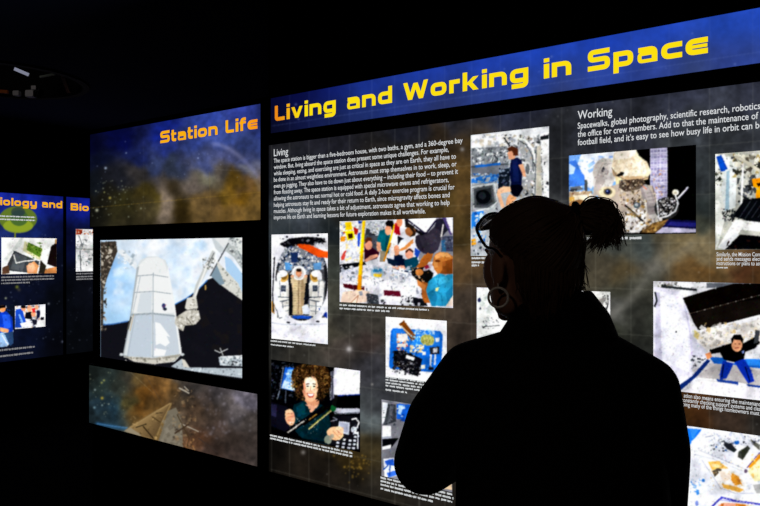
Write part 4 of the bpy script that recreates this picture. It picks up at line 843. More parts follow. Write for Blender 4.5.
def pic_crews():
    c = Cv(*bb(Q_CREWS), S=4, base='d8d8dc', seed=38); c.v(0,270,5.063)
    c.clut(75,180,228,292,60,['f4f4f8','303448','a0a4b0','ffffff','c8a890','585c70'],8,30)
    c.p('2c58b8',78,200,110,195,130,260,120,290,75,292); c.p('88b0e8',92,225,100,222,120,270,108,275); c.e('d09878',118,195,12,14); c.e('1c1414',118,186,12,8); c.e('e0a888',148,195,12,18); c.p('181820',130,215,160,210,160,250,125,245); c.e('d8a080',168,220,12,18); c.p('c83838',160,195,178,190,178,215,165,215); c.p('202440',185,205,205,200,200,240,185,245); c.e('e4b090',185,190,10,12); c.p('f4f4f6',200,185,228,182,228,240,205,245); c.p('282838',160,250,185,250,190,275,165,280); c.p('f8f8fa',100,270,150,260,165,285,110,290); c.p('f0f0f0',190,255,228,240,228,288,180,286); c.p('20202c',205,240,222,238,220,252,206,254)
    return c.photo().soft(.3)
Q_BLUES = ((-30,305.5),(13.4,305.5),(13.4,346.5),(-30,350))
def pic_blues():
    c = Cv(*bb(Q_BLUES), S=4, base='202838', seed=39); c.v(0,270,5.063)
    c.clut(-140,180,68,390,60,['c8ccd8','303848','f0f0f4','3458a8','586478'],12,40); c.p('2048b0',-60,230,30,210,62,240,65,320,30,330,-60,300); c.p('3868d8',10,225,50,225,55,290,20,300); c.e('d89868',12,195,16,18); c.p('181010',-8,180,28,178,28,190,-8,195); c.p('d8a078',0,290,45,300,40,322,0,310); c.p('9cb8d8',-40,320,30,315,60,370,20,390,-40,390); c.l('e8f0f8',5,10,330,40,380); c.p('385070',20,320,65,310,68,370,50,385)
    return c.photo().soft(.35)
Q_STRIP = ((75.7,229),(98,229.6),(98,271),(75.7,271.6))
def pic_strip():
    c = Cv(*bb(Q_STRIP), S=4, base='e0e0e0', seed=40); c.v(0,185,5.322)
    c.clut(403,240,520,460,50,['f4f4f4','b8bcbc','d4d8d8','888c8c','ffffff'],10,40); c.p('a84c30',405,235,440,238,430,262,405,265); c.clut(404,236,520,265,14,['783018','c87850','d8c8b8'],8,22); c.l('909890',4,403,340,520,344); c.l('686c70',5,425,350,430,455); c.l('787c80',4,420,270,440,330)
    return c.photo().soft(.3)
# ------------------------------------------------------------------ room shell
CEIL = 2.75
def struct_box(name, mn, mx, mat):
    bm = bmesh.new(); bm_box(bm, mn, mx); return obj(name, bm, mat, kind='structure')
struct_box('floor', (-6.2, -3.2, -.1), (4.2, 9.4, 0), M_FLOOR)
struct_box('wall_back', (-6.2, 9.2, 0), (4.2, 9.4, CEIL), M_WALL)
struct_box('wall_front', (-6.2, -3.2, 0), (4.2, -3.0, CEIL), M_WALL)
struct_box('wall_far_left', (-6.2, -3.0, 0), (-6.0, 9.2, CEIL), M_WALL)
struct_box('wall_far_right', (4.0, -3.0, 0), (4.2, 9.2, CEIL), M_WALL)
def plane_wall(name, pl, u0, u1, z0, z1, o0=-.23, o1=-.03):
    bm = bmesh.new(); pl.box(bm, u0, u1, z0, z1, o0, o1); return obj(name, bm, M_WALL, kind='structure')
plane_wall('wall_right', PM, -.045, 3.0, 0, CEIL)
plane_wall('wall_center', PM, -1.375, -.045, 0, EYE+.66)
plane_wall('wall_left', PL, -2.6, 2.4, 0, CEIL)

# ceiling with a round opening
HX, HY, HR = -2.62, 4.87, .52
bm = bmesh.new(); N = 64
def ring_sq(z):
    out = []
    for i in range(N):
        a = 2*math.pi*i/N; c, s = math.cos(a), math.sin(a)
        t = min((4.2-HX)/c if c > 1e-9 else 1e9, (-6.2-HX)/c if c < -1e-9 else 1e9, (9.4-HY)/s if s > 1e-9 else 1e9, (-3.2-HY)/s if s < -1e-9 else 1e9)
        out.append((HX+c*t, HY+s*t, z))
    return out
lv = []
for z in (CEIL, CEIL+.35):
    o = ring_sq(z)
    o = [bm.verts.new(p) for p in o]
    q = [bm.verts.new((HX+HR*math.cos(2*math.pi*i/N), HY+HR*math.sin(2*math.pi*i/N), z)) for i in range(N)]
    lv.append((o, q))
for i in range(N):
    j = (i+1) % N
    (o0, q0), (o1, q1) = lv
    bm.faces.new((o0[i], o0[j], q0[j], q0[i])); bm.faces.new((o1[j], o1[i], q1[i], q1[j]))
    bm.faces.new((q0[j], q1[j], q1[i], q0[i])); bm.faces.new((o0[i], o1[i], o1[j], o0[j]))
bmesh.ops.recalc_face_normals(bm, faces=bm.faces)
# square corners between the radial rays
obj('ceiling', bm, M_CEIL, kind='structure')
struct_box('trim_1', (HX-.7, HY-.7, CEIL+.35), (HX+.7, HY+.7, CEIL+.4), M_RIM)

# the round light well in the ceiling: dark rim, lamp bar, struts
well = thing('ceiling_light_well', 'dark round ceiling opening with a pale lamp bar and orange struts inside', 'light fixture', (HX, HY, CEIL))
bm = bmesh.new()
prof = [(HR-.002, .34), (HR-.002, -.012), (HR+.035, -.012), (HR+.035, -.001), (HR+.01, -.001)]
prof = [(HR-.012, .34), (HR-.012, -.012), (HR+.035, -.012), (HR+.035, -.001), (HR-.004, -.001), (HR-.004, .34)]
rs = [[bm.verts.new((HX+r*math.cos(2*math.pi*i/64), HY+r*math.sin(2*math.pi*i/64), CEIL+z)) for i in range(64)] for r, z in prof]
for k in range(len(prof)):
    a, b = rs[k], rs[(k+1) % len(prof)]
    for i in range(64): bm.faces.new((a[i], a[(i+1) % 64], b[(i+1) % 64], b[i]))
bmesh.ops.recalc_face_normals(bm, faces=bm.faces)
obj('rim', bm, M_RIM, well, label='dark ring lining the opening')
def at_well(px, py, Y):
    return Vector(((px-CX)/F*Y, Y, EYE+(CY-py)/F*Y))
def bar(a, b, w):
    bm = bmesh.new(); d = (b-a); L = d.length; d.normalize()
    s = d.cross(Vector((0,0,1))).normalized(); t = s.cross(d)
    pts = [a+s*x*w+t*y*w for x, y in ((-.5,-.5),(.5,-.5),(.5,.5),(-.5,.5))] + [b+s*x*w+t*y*w for x, y in ((-.5,-.5),(.5,-.5),(.5,.5),(-.5,.5))]
    bm_hex(bm, pts); return bm
obj('lamp_bar', bar(at_well(15,69,4.95), at_well(28,74.5,4.95), .022), emissive('dim_lamp_glass', (.20,.21,.28)), well, label='pale dim lamp bar')
M_DIMORANGE = M_ORANGE
obj('strut', bar(at_well(63,76,5.05), at_well(69,92,5.2), .026), M_ORANGE, well, label='orange strut')
obj('strut', bar(at_well(-6,91,5.25), at_well(8,92,5.25), .024), M_ORANGE, well, label='orange strut')
for (x, y, s) in ((31,94,.030), (17,93.5,.022), (34.5,88,.018)):
    p = at_well(x, y, 5.28); bm = bmesh.new(); bm_box(bm, p-Vector((s,s,s*.8)), p+Vector((s,s,s*.8))); bmesh.ops.bevel(bm, geom=bm.edges[:], offset=s*.2, segments=2); obj('bracket', bm, M_PALE, well, label='small pale fitting')
obj('strut', bar(at_well(40,77,5.0), at_well(55,74,5.0), .014), principled('green_grey_metal', (.05,.07,.06), .6), well, label='grey strut')

L = bpy.data.lights.new('lamp_bar_light', 'POINT'); L.energy = .55; L.color = (1, .9, .8); L.shadow_soft_size = .03
lo = bpy.data.objects.new('lamp_bar_light', L); COL.objects.link(lo); lo.location = (HX, HY-.1, CEIL+.12)
# ------------------------------------------------------------------ exhibit panels
def case(pl, r, parent, m=.006, o0=-.0298, o1=.0, name='housing'):
    bm = bmesh.new(); pl.box(bm, r[0]-m, r[1]+m, r[2]-m, r[3]+m, o0, o1)
    bmesh.ops.bevel(bm, geom=bm.edges[:], offset=.002, segments=1)
    return obj(name, bm, M_CASE, parent)
def zz(pl, *p): return sum(pl.uz(*q)[1] for q in p)/len(p)
UM, UL = PM.u, PL.u

# title sign over the main panel
R = (0.0, 2.3, EYE+.496, EYE+.640)
sign = thing('title_sign', 'long blue backlit sign in yellow letters reading Living and Working in Space', 'sign', PM.w(1.15, EYE+.496))
case(PM, R, sign)
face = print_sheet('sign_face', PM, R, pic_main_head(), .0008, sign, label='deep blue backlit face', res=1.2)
def tcol(u):  # leftmost letters turn orange: backlight falloff put into the lettering colour
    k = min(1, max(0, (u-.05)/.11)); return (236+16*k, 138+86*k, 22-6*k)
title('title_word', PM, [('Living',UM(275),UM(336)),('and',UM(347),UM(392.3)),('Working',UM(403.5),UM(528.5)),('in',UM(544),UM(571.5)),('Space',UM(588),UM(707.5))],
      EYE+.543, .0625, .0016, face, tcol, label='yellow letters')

# main graphic panel
R = (-.012, 2.3, EYE-.906, EYE+.447)
body = thing('exhibit_panel', 'large backlit panel of astronaut photos and white text below the Living and Working sign', 'display panel', PM.w(1.15, EYE-.906))
case(PM, R, body)
print_sheet('nebula_background', PM, R, pic_main_body(), .0008, body, label='dark brown and grey nebula print with a faint grid', res=1.3)
def photo(name, pl, q, fn, parent, label):
    r = pl.rect(*q); 
    return print_sheet('printed_photo', pl, r, fn(), .0018, parent, label=label)
ph_meal = photo('meal', PM, Q_MEAL, pic_meal, body, 'printed photo of a crew gathered around a table, man in light blue shirt at right')
ph_sleep = photo('sleep', PM, Q_SLEEP, pic_sleep, body, 'tall printed photo of a person in a beige sleeping bag between two white spacesuits')
ph_hair = photo('hair', PM, Q_HAIR, pic_hair, body, 'printed photo of a smiling woman with floating curly hair holding an instrument')
ph_food = photo('food', PM, Q_FOOD, pic_food, body, 'printed photo of food packets on a blue tray with white border')
ph_walk = photo('walk', PM, Q_WALK, pic_walk, body, 'printed photo of a spacewalker in a white suit against black space')
ph_mcc = photo('mcc', PM, Q_MCC, pic_mcc, body, 'printed photo of white equipment racks at the right edge')
ph_laptop = photo('laptop', PM, Q_LAP, pic_laptop, body, 'printed photo in grey and blue half hidden behind the elbow')
ph_cargo = photo('cargo', PM, Q_CARGO, pic_cargo, body, 'printed photo of a man in black shirt bracing below a tilted dark rack')
ph_tray = photo('tray', PM, Q_TRAY, pic_tray, body, 'printed photo of packaged food at the bottom right')
ph_desk = photo('desk', PM, Q_DESK, pic_desk, body, 'pale printed photo mostly hidden behind the neck')
ph_gym = photo('gym', PM, Q_GYM, pic_gym, body, 'printed photo of a woman in a navy shirt floating in a station module')
# thin dark keylines under three of the photos are part of their print
LIV = ["The space station is bigger than a five-bedroom house, with two baths, a gym, and a 360-degree bay",
"window. But, living aboard the space station does present some unique challenges. For example,",
"while sleeping, eating, and exercising are just as critical in space as they are on Earth, they all have to",
"be done in an almost weightless environment. Astronauts must strap themselves in to work, sleep, or",
"even go jogging. They also have to tie down just about everything \u2013 including their food \u2013 to prevent it",
"from floating away. The space station is equipped with special microwave ovens and refrigerators,",
"allowing the astronauts to eat normal hot or cold food. A daily 2-hour exercise program is crucial for",
"helping astronauts stay fit and ready for their return to Earth, since microgravity affects bones and",
"muscles. Although living in space takes a bit of adjustment, astronauts agree that working to help",
"improve life on Earth and learning lessons for future exploration makes it all worthwhile."]
ends = [463,449,456.3,457,458.3,449,455,450,450,426]
zt, zb = EYE+.3715, EYE+.1385
u0 = UM(274.3)
text_block('heading', PM, [('Living', u0, UM(288.6), zz(PM,(281,155.5)), .030)], .0026, body, M_TEXT)
text_block('paragraph', PM, [(s, u0, UM(e), zt+(zb-zt)*i/9, .0182) for i, (s, e) in enumerate(zip(LIV, ends))], .0026, body, M_TEXT)
text_block('heading', PM, [('Working', UM(578), UM(612.5), zz(PM,(578,118.7),(612,116)), .0262)], .0026, body, M_TEXT)
wz = [zz(PM,(578,128),(756,110.5)), zz(PM,(578,136.3),(756,120.2)), zz(PM,(578,144.5),(756,129.8))]
text_block('paragraph', PM, [("Spacewalks, global photography, scientific research, robotics", UM(578), UM(760.5), wz[0], .0190),
  ("the office for crew members. Add to that the maintenance of", UM(578), UM(758.5), wz[1], .0190),
  ("football field, and it\u2019s easy to see how busy life in orbit can be", UM(578), UM(763.5), wz[2], .0190)], .0026, body, M_TEXT)
# captions
def cap(rows, seed, h, par): caption_bars('caption', PM, rows, .0026, par, seed, h)
cap([(340,305.8,430,309),(340,308.9,390,310.7)], 1, .0068, ph_meal); 
cap([(271.2,340.9,316.5,345.2),(271.2,344.4,293.5,347)], 2, .0066, ph_sleep)
cap([(270.5,436,353,452),(270.5,439.2,353,455)], 3, .0080, ph_hair)
cap([(386,377.3,440,383.4),(386,380.4,440,386),(386,383.4,440,389),(386,386.4,437,391.5),(386,389.8,407.5,392.2)], 4, .0068, ph_food)
cap([(381,480,453,491.5),(381,483.4,453,495.2),(381,486.8,453,499),(381,490.2,434,499.4)], 5, .0078, ph_laptop)
cap([(472,258,500,258.5),(472,262,500,262.8),(472,265.4,480,265.6)], 6, .0072, ph_gym)
cap([(571,240.6,643.5,236.2)], 7, .0080, ph_walk)
CZ = .0088
text_block('caption', PM, [("Similarly, the Mission Cont", UM(716.7), UM(761), zz(PM,(716.7,256.2)), .0112), ("and sends messages elect", UM(716.7), UM(761), zz(PM,(716.7,260.6)), .0112), ("instructions or plans to ast", UM(716.7), UM(761), zz(PM,(716.7,265.0)), .0112)], .0026, ph_mcc, M_TEXT)
cap([(716.7,267.6,729,267.7)], 8, .004, ph_mcc)
text_block('caption', PM, [("ation also means ensuring the maintenance", UM(684), UM(763), zz(PM,(684,398.6),(757,404.2)), .0118), ("constantly checking support systems and clean", UM(682), UM(763), zz(PM,(684,403),(757,409)), .0118), ("doing many of the things homeowners must d", UM(681), UM(763), zz(PM,(684,407.2),(757,413.6)), .0118)], .0026, ph_cargo, M_TEXT)

# left bay of the same wall
RT = (UM(90.3), UM(260.5), EYE+.139, EYE+.626)
p = thing('header_panel', 'blue and brown nebula panel with orange letters reading Station Life', 'display panel', PM.w((RT[0]+RT[1])/2, RT[2]))
case(PM, RT, p); face = print_sheet('nebula_print', PM, RT, pic_station_head(), .0008, p, label='blue sky fading to brown nebula clouds')
bz = zz(PM,(161,143.6),(226,131.5),(252,127)); ct = zz(PM,(161,131.2),(227,118))
title('title_word', PM, [('Station',UM(160.6),UM(217.9)),('Life',UM(225.7),UM(257.5))], bz-.006, ct-bz, .0016, face, lambda u: (252, 176 - 26*max(0, min(1, (u+.2)/.13)), 14), label='orange letters')
RF = (UM(89.3), UM(257.3), EYE-.899, EYE-.594)
p = thing('footer_panel', 'low backlit panel picturing a tan station arm, below the video monitor', 'display panel', PM.w((RF[0]+RF[1])/2, RF[2]))
case(PM, RF, p); print_sheet('space_print', PM, RF, pic_station_foot(), .0008, p, label='brown and teal space picture')
RS = (UM(101), UM(244), EYE-.540, EYE+.066)
p = thing('video_monitor', 'black framed video monitor showing a white cargo ship above Earth, under the Station Life panel', 'monitor', PM.w((RS[0]+RS[1])/2, RS[2]))
case(PM, RS, p, m=.045, o1=.001)
bm = bmesh.new(); m = .045
for a in ((RS[0]-m,RS[0]-.001,RS[2]-m,RS[3]+m),(RS[1]+.001,RS[1]+m,RS[2]-m,RS[3]+m),(RS[0]-.001,RS[1]+.001,RS[3]+.001,RS[3]+m),(RS[0]-.001,RS[1]+.001,RS[2]-m,RS[2]-.001)):
    PM.box(bm, *a, .001, .012)
obj('bezel', bm, M_CASE, p, label='matt black frame')
print_sheet('display', PM, RS, pic_monitor(), .003, p, label='lit picture of a cargo ship, robot arm and Earth', mat=M_SCREEN, res=2.2)

# far left wall
zt = zz(PL,(0,192),(62,197)); zb = zz(PL,(0,362),(62,355))
RA = (UL(-60), UL(63), zb, zt)
p = thing('exhibit_panel', 'distant dark blue panel at the left edge with yellow heading ending in iology and', 'display panel', PL.w((RA[0]+RA[1])/2, zb))
case(PL, RA, p, m=.004); face = print_sheet('starfield_print', PL, RA, pic_far_a(), .0015, p, label='dark blue starry background', res=2)
bz = zz(PL,(2,204.8),(60,208.6)); ct = zz(PL,(2,197),(61,201.4))
title('title_word', PL, [('Biology',UL(-9.5),UL(36.6)),('and',UL(41.7),UL(62))], bz, ct-bz, .004, face, lambda u: (250,178,20), label='yellow letters')
for q, fn, lb in ((Q_LABS,pic_lab,'printed photo of hands working at white apparatus'),(Q_CREWS,pic_crews,'small printed photo of a seated group'),(Q_BLUES,pic_blues,'printed photo of a figure in blue')):
    print_sheet('printed_photo', PL, PL.rect(*q), fn(), .003, p, label=lb, res=3)
caption_bars('caption', PL, [(-50,215.0,34.5,216.4),(-50,218.2,34.5,219.6)], .004, p, 21, .014)
caption_bars('caption', PL, [(1,277,54,276.2),(1,279.8,54,279.2),(1,283.2,30,282.6)], .004, p, 22, .015, emissive('dim_caption', (.22,.22,.23)))
caption_bars('caption', PL, [(-40,351.5,34.6,349.4)], .004, p, 23, .018, bpy.data.materials['dim_caption'])
caption_bars('caption', PL, [(-40,357.5,33,355.6)], .004, p, 25, .018, bpy.data.materials['dim_caption'])
RB = (UL(66.3), UL(104), zb, zt)
p = thing('exhibit_panel', 'narrow visible strip of a distant blue panel with letters Bio, right beside the iology panel', 'display panel', PL.w((RB[0]+RB[1])/2, zb))
case(PL, RB, p, m=.004); face = print_sheet('starfield_print', PL, RB, pic_far_b(), .0015, p, label='dark blue starry background', res=2)
title('title_word', PL, [('Bio',UL(70.5),UL(88.5))], zz(PL,(71,210.3),(85,211)), ct-bz, .004, face, lambda u: (250,178,20), label='yellow letters')
print_sheet('printed_photo', PL, PL.rect(*Q_STRIP), pic_strip(), .003, p, label='tall pale printed photo with a red brown top', res=3)
caption_bars('caption', PL, [(76,273.5,96,273.6),(76,276.5,96,276.5),(76,279,96,279)], .004, p, 24, .015, bpy.data.materials['dim_caption'])

# fill spot added behind the viewer for hair and earring, housing included
lamp = thing('added_fill_light', 'small black fill light added behind the viewer', 'light fixture', (-1.2, -1.6, CEIL))
bm = bmesh.new(); bmesh.ops.create_cone(bm, cap_ends=False, segments=32, radius1=.07, radius2=.05, depth=.12, matrix=Matrix.Translation((-1.2, -1.6, CEIL-.06)))
obj('shade', bm, M_CASE, lamp)
L = bpy.data.lights.new('added_fill_spot', 'SPOT'); L.energy = 22; L.color = (1, .80, .62); L.spot_size = math.radians(36); L.spot_blend = .6; L.shadow_soft_size = .05
lo = bpy.data.objects.new('added_fill_spot', L); COL.objects.link(lo); lo.location = (-1.2, -1.6, CEIL-.10)
lo.rotation_euler = (Vector((.25, 1.3, 1.5)) - lo.location).to_track_quat('-Z', 'Y').to_euler()
# ------------------------------------------------------------------ the visitor, seen from behind
PX, PY = .334, 1.30
person = thing('person', 'visitor in black coat seen from behind, hair tied back, silver hoop earring', 'person', (PX, PY, 0))
def W(x, y, z): return Vector((PX+x, PY+y, z))
def S(px, py, y=0.0):
    """point whose direction was measured in the photograph, at depth y behind or before the spine"""
    D = PY+y; return Vector(((px-CX)/F*D, D, EYE+(CY-py)/F*D))
def capsule(bm, a, b, ra, rb, n=16, m=5):
    a, b = Vector(a), Vector(b); d = (b-a); L = d.length; d = d/L if L > 1e-6 else Vector((0,0,1))
    s = d.orthogonal().normalized(); t = d.cross(s); rings = []
    for k in range(m+1):
        th = math.pi/2*(1-k/m); rings.append((a-d*ra*math.sin(th), ra*math.cos(th)))
    for k in range(m+1):
        th = math.pi/2*k/m; rings.append((b+d*rb*math.sin(th), rb*math.cos(th)))
    vr = []
    for c, r in rings:
        vr.append([bm.verts.new(c+(s*math.cos(2*math.pi*i/n)+t*math.sin(2*math.pi*i/n))*max(r, 1e-4)) for i in range(n)])
    for p, q in zip(vr[:-1], vr[1:]):
        for i in range(n): bm.faces.new((p[i], p[(i+1) % n], q[(i+1) % n], q[i]))
    bm.faces.new(vr[0][::-1]); bm.faces.new(vr[-1])
def chain(bm, pts, rs, **k):
    for i in range(len(pts)-1): capsule(bm, pts[i], pts[i+1], rs[i], rs[i+1], **k)
def ellipsoid(bm, c, r, mat=None, seg=24):
    M = Matrix.Translation(Vector(c)) @ (mat.to_4x4() if mat else Matrix.Identity(4)) @ Matrix.Diagonal((*r, 1))
    bmesh.ops.create_uvsphere(bm, u_segments=seg, v_segments=seg//2, radius=1, matrix=M)
def loft(bm, secs, n=40, close=True):
    """secs: (centre, rx, ry) horizontal ellipses"""
    vr = [[bm.verts.new(Vector(c)+Vector((rx*math.cos(2*math.pi*i/n), ry*math.sin(2*math.pi*i/n), 0))) for i in range(n)] for c, rx, ry in secs]
    for p, q in zip(vr[:-1], vr[1:]):
        for i in range(n): bm.faces.new((p[i], p[(i+1) % n], q[(i+1) % n], q[i]))
    bm.faces.new(vr[0][::-1]); bm.faces.new(vr[-1]); return vr
def fuse(name, bm, mat, parent, voxel, smooth=6, label=None):
    """grow one continuous skin over the joined volumes"""
    bmesh.ops.recalc_face_normals(bm, faces=bm.faces)
    me = bpy.data.meshes.new('tmp'); bm.to_mesh(me); bm.free()
    o = bpy.data.objects.new('tmp', me); COL.objects.link(o)
    r = o.modifiers.new('r', 'REMESH'); r.mode = 'VOXEL'; r.voxel_size = voxel
    if smooth: s = o.modifiers.new('s', 'SMOOTH'); s.factor = .5; s.iterations = smooth
    dg = bpy.context.evaluated_depsgraph_get(); dg.update()
    m2 = bpy.data.meshes.new_from_object(o.evaluated_get(dg))
    bpy.data.objects.remove(o); bpy.data.meshes.remove(me)
    return obj(name, m2, mat, parent, smooth=True, label=label)

# ---- head, turned about forty degrees to her left
YAW = math.radians(27)
HC = Vector((PX-.056, PY+.0, 1.538))
HR3 = Matrix.Rotation(YAW, 3, 'Z') @ Matrix.Rotation(math.radians(-3), 3, 'X')
def H(x, y, z): return HC + HR3 @ Vector((x, y, z))
bm = bmesh.new()
ellipsoid(bm, H(0,-.010,.022), (.075,.092,.080), HR3)
ellipsoid(bm, H(0,.030,-.025), (.064,.060,.084), HR3)
ellipsoid(bm, H(0,.040,-.078), (.044,.044,.036), HR3)
ellipsoid(bm, H(0,.078,-.104), (.018,.014,.013), HR3)
capsule(bm, H(0,.084,.014), H(0,.101,-.022), .008, .011, n=12)
for s in (-1,1):
    ellipsoid(bm, H(s*.009,.094,-.026), (.009,.009,.007), HR3, 12)
    ellipsoid(bm, H(s*.040,.048,-.020), (.026,.028,.044), HR3, 20)
    ellipsoid(bm, H(s*.036,.030,-.062), (.024,.036,.042), HR3, 20)
    capsule(bm, H(s*.014,.087,.022), H(s*.042,.075,.022), .007, .006, n=10)
    capsule(bm, H(s*.018,.082,.0145), H(s*.040,.073,.0135), .0045, .004, n=10); capsule(bm, H(s*.018,.081,-.0055), H(s*.040,.072,-.0045), .0045, .004, n=10)
    E = HR3 @ Matrix.Rotation(s*-.16, 3, 'Z')
    ellipsoid(bm, H(s*.080,-.008,-.016), (.007,.018,.032), E, 16)
    ellipsoid(bm, H(s*.078,-.002,-.045), (.006,.009,.011), E, 12)
ellipsoid(bm, H(0,.078,-.058), (.027,.016,.022), HR3, 16)
ellipsoid(bm, H(0,.089,-.054), (.020,.009,.006), HR3, 14)
ellipsoid(bm, H(0,.088,-.064), (.017,.010,.007), HR3, 14)
ellipsoid(bm, H(0,.070,-.088), (.030,.020,.022), HR3, 16)
# neck
NB = W(-.008,-.005,1.36)
chain(bm, [NB, W(-.012,.0,1.42), W(-.026,.0,1.48), H(0,-.025,-.035)], [.066,.054,.051,.054], n=24)
# torso, hips, legs under the clothes
loft(bm, [((PX,PY,.84),.150,.095),((PX,PY,.95),.145,.095),((PX,PY,1.08),.120,.085),((PX,PY,1.20),.130,.095),((PX,PY,1.30),.135,.090),((PX,PY,1.37),.080,.065)])
SL, SR = W(-.158,.02,1.318), W(.152,.0,1.292)
EL, ER = W(-.240,.165,1.112), W(.182,.075,1.045)
WL, WR = W(-.045,.318,1.150), W(.045,.275,1.120)
chain(bm, [W(-.08,0,1.31), SL, EL, WL], [.06,.052,.042,.029]); chain(bm, [W(.08,0,1.31), SR, ER, WR], [.06,.052,.042,.029])
def hand(wr, tip_dir, up, side):
    d = tip_dir.normalized(); n = up.normalized(); s = d.cross(n).normalized()*side; n = s.cross(d)*side
    pc = wr + d*.050
    M = Matrix((s, d, n)).transposed()
    ellipsoid(bm, pc, (.040,.050,.015), M, 18); capsule(bm, wr, wr+d*.03, .026, .024)
    for k, (o, L) in enumerate(((-.030,.060),(-.010,.070),(.010,.066),(.029,.052))):
        b = wr + d*.088 + s*o; m = b + d*L*.5 - n*L*.22; t = m + d*L*.22 - n*L*.38
        chain(bm, [b - d*.02, b, m, t], [.0095,.0090,.0080,.0070], n=10, m=3)
    b = wr + d*.030 - s*.030; m = b + d*.030 - s*.022 - n*.006; chain(bm, [wr+d*.02-s*.012, b, m, m + d*.024 - n*.012 + s*.004], [.014,.012,.0105,.009], n=10, m=3)
hand(WL, Vector((.80,.10,.14)), Vector((0,.55,.8)), 1)
hand(WR, Vector((-.75,.14,.10)), Vector((0,.7,.7)), -1)
HIPS = [(W(-.085,0,.86), W(-.098,.01,.47), W(-.10,-.015,.095)), (W(.085,0,.86), W(.098,.01,.47), W(.10,-.015,.095))]
for h, k, a in HIPS: chain(bm, [h, k, a], [.082,.052,.036])
for s in (-1,1):
    capsule(bm, W(s*.10,-.03,.045), W(s*.108,.13,.035), .034, .028)
fuse('body', bm, M_SKIN, person, .0042, 5)

# eyes
for s in (-1,1):
    bm = bmesh.new(); ellipsoid(bm, H(s*.029,.0735,.005), (.0115,.0105,.0100), HR3, 20); eye = obj('eye', bm, M_EYE, person, smooth=True)
    bm = bmesh.new(); ellipsoid(bm, H(s*.029,.0825,.005), (.0050,.0022,.0050), HR3, 14); obj('iris', bm, M_GLASSES, eye, smooth=True, label='dark iris')

# ---- coat: torso, shoulders and bent sleeves as one cloth volume, stand collar on top
bm = bmesh.new()
cx = PX
loft(bm, [((cx+.012,PY,.80),.225,.150),((cx+.010,PY,.95),.212,.140),((cx+.004,PY,1.08),.198,.130),((cx,PY,1.18),.192,.126),((cx,PY,1.27),.190,.118),((cx,PY,1.325),.176,.104),((cx-.004,PY,1.365),.140,.088),((cx-.004,PY,1.40),.100,.074),((cx-.004,PY,1.43),.074,.062)])
chain(bm, [W(-.07,0,1.345), SL+Vector((-.002,0,.002)), SL.lerp(EL,.5)+Vector((-.016,0,.004)), EL, EL.lerp(WL,.5), WL.lerp(EL,.06)], [.068,.064,.066,.066,.056,.046], n=24)
chain(bm, [W(.07,0,1.345), SR+Vector((.006,0,.006)), SR.lerp(ER,.5)+Vector((.024,0,.008)), ER+Vector((.018,0,0)), ER.lerp(WR,.5), WR.lerp(ER,.06)], [.064,.062,.064,.064,.054,.046], n=24)
# soft folds across the back and at the elbows
for a, b, r in ((W(-.12,-.10,1.20),W(-.02,-.125,1.12),.012),(W(.13,-.09,1.22),W(.05,-.122,1.10),.012),(W(-.15,-.07,1.32),W(-.03,-.10,1.27),.010)):
    capsule(bm, a, b, r, r*.6, n=10)
def collar_ring(bm, secs, th, a0, a1, n=48):
    """open upright band: secs (z offset function, radius) from base to edge"""
    rows = []
    for inner in (0, 1):
        for cz, rx, ry, drop in secs:
            row = []
            for i in range(n+1):
                a = a0 + (a1-a0)*i/n; fr = max(0, math.sin(a))       # fr = 1 straight in front
                k = th*inner
                row.append(bm.verts.new(Vector((cz[0]+(rx-k)*math.cos(a), cz[1]+(ry-k)*math.sin(a), cz[2]-drop*fr**1.2))))
            rows.append(row)
    m = len(secs); order = list(range(m)) + list(range(2*m-1, m-1, -1))
    for p, q in zip(order, order[1:]+order[:1]):
        for i in range(n): bm.faces.new((rows[p][i], rows[p][i+1], rows[q][i+1], rows[q][i]))
    bm.faces.new([rows[k][0] for k in order]); bm.faces.new([rows[k][n] for k in order[::-1]])
coat = fuse('coat', bm, M_JACKET, person, .0065, 4, label='black coat with a stand up collar')
bm = bmesh.new()
collar_ring(bm, [((PX-.004,PY+.002,1.395),.112,.088,.02),((PX+.000,PY-.002,1.440),.088,.078,.03),((PX-.006,PY-.004,1.482),.060,.066,.075)], .014, math.radians(-245), math.radians(62))
fuse('collar', bm, M_JACKET, coat, .005, 5)

# trousers and shoes
bm = bmesh.new()
loft(bm, [((PX,PY,.76),.165,.115),((PX,PY,.90),.165,.115),((PX,PY,1.0),.150,.105)])
for h, k, a in HIPS: chain(bm, [h, k, a+Vector((0,0,.02))], [.098,.070,.058], n=20)
fuse('trousers', bm, M_TROUSER, person, .010, 4)
for s in (-1,1):
    bm = bmesh.new()
    chain(bm, [W(s*.10,-.045,.046), W(s*.104,.05,.046), W(s*.110,.165,.036)], [.044,.043,.034], n=20)
    bmesh.ops.scale(bm, vec=(1,1,1), verts=bm.verts)
    bm_box(bm, W(s*.105-.042,-.088,.0), W(s*.105+.042,.19,.022))
    for v in bm.verts: v.co.z = max(v.co.z, .0005)
    fuse('shoe', bm, M_SHOE, person, .006, 4)

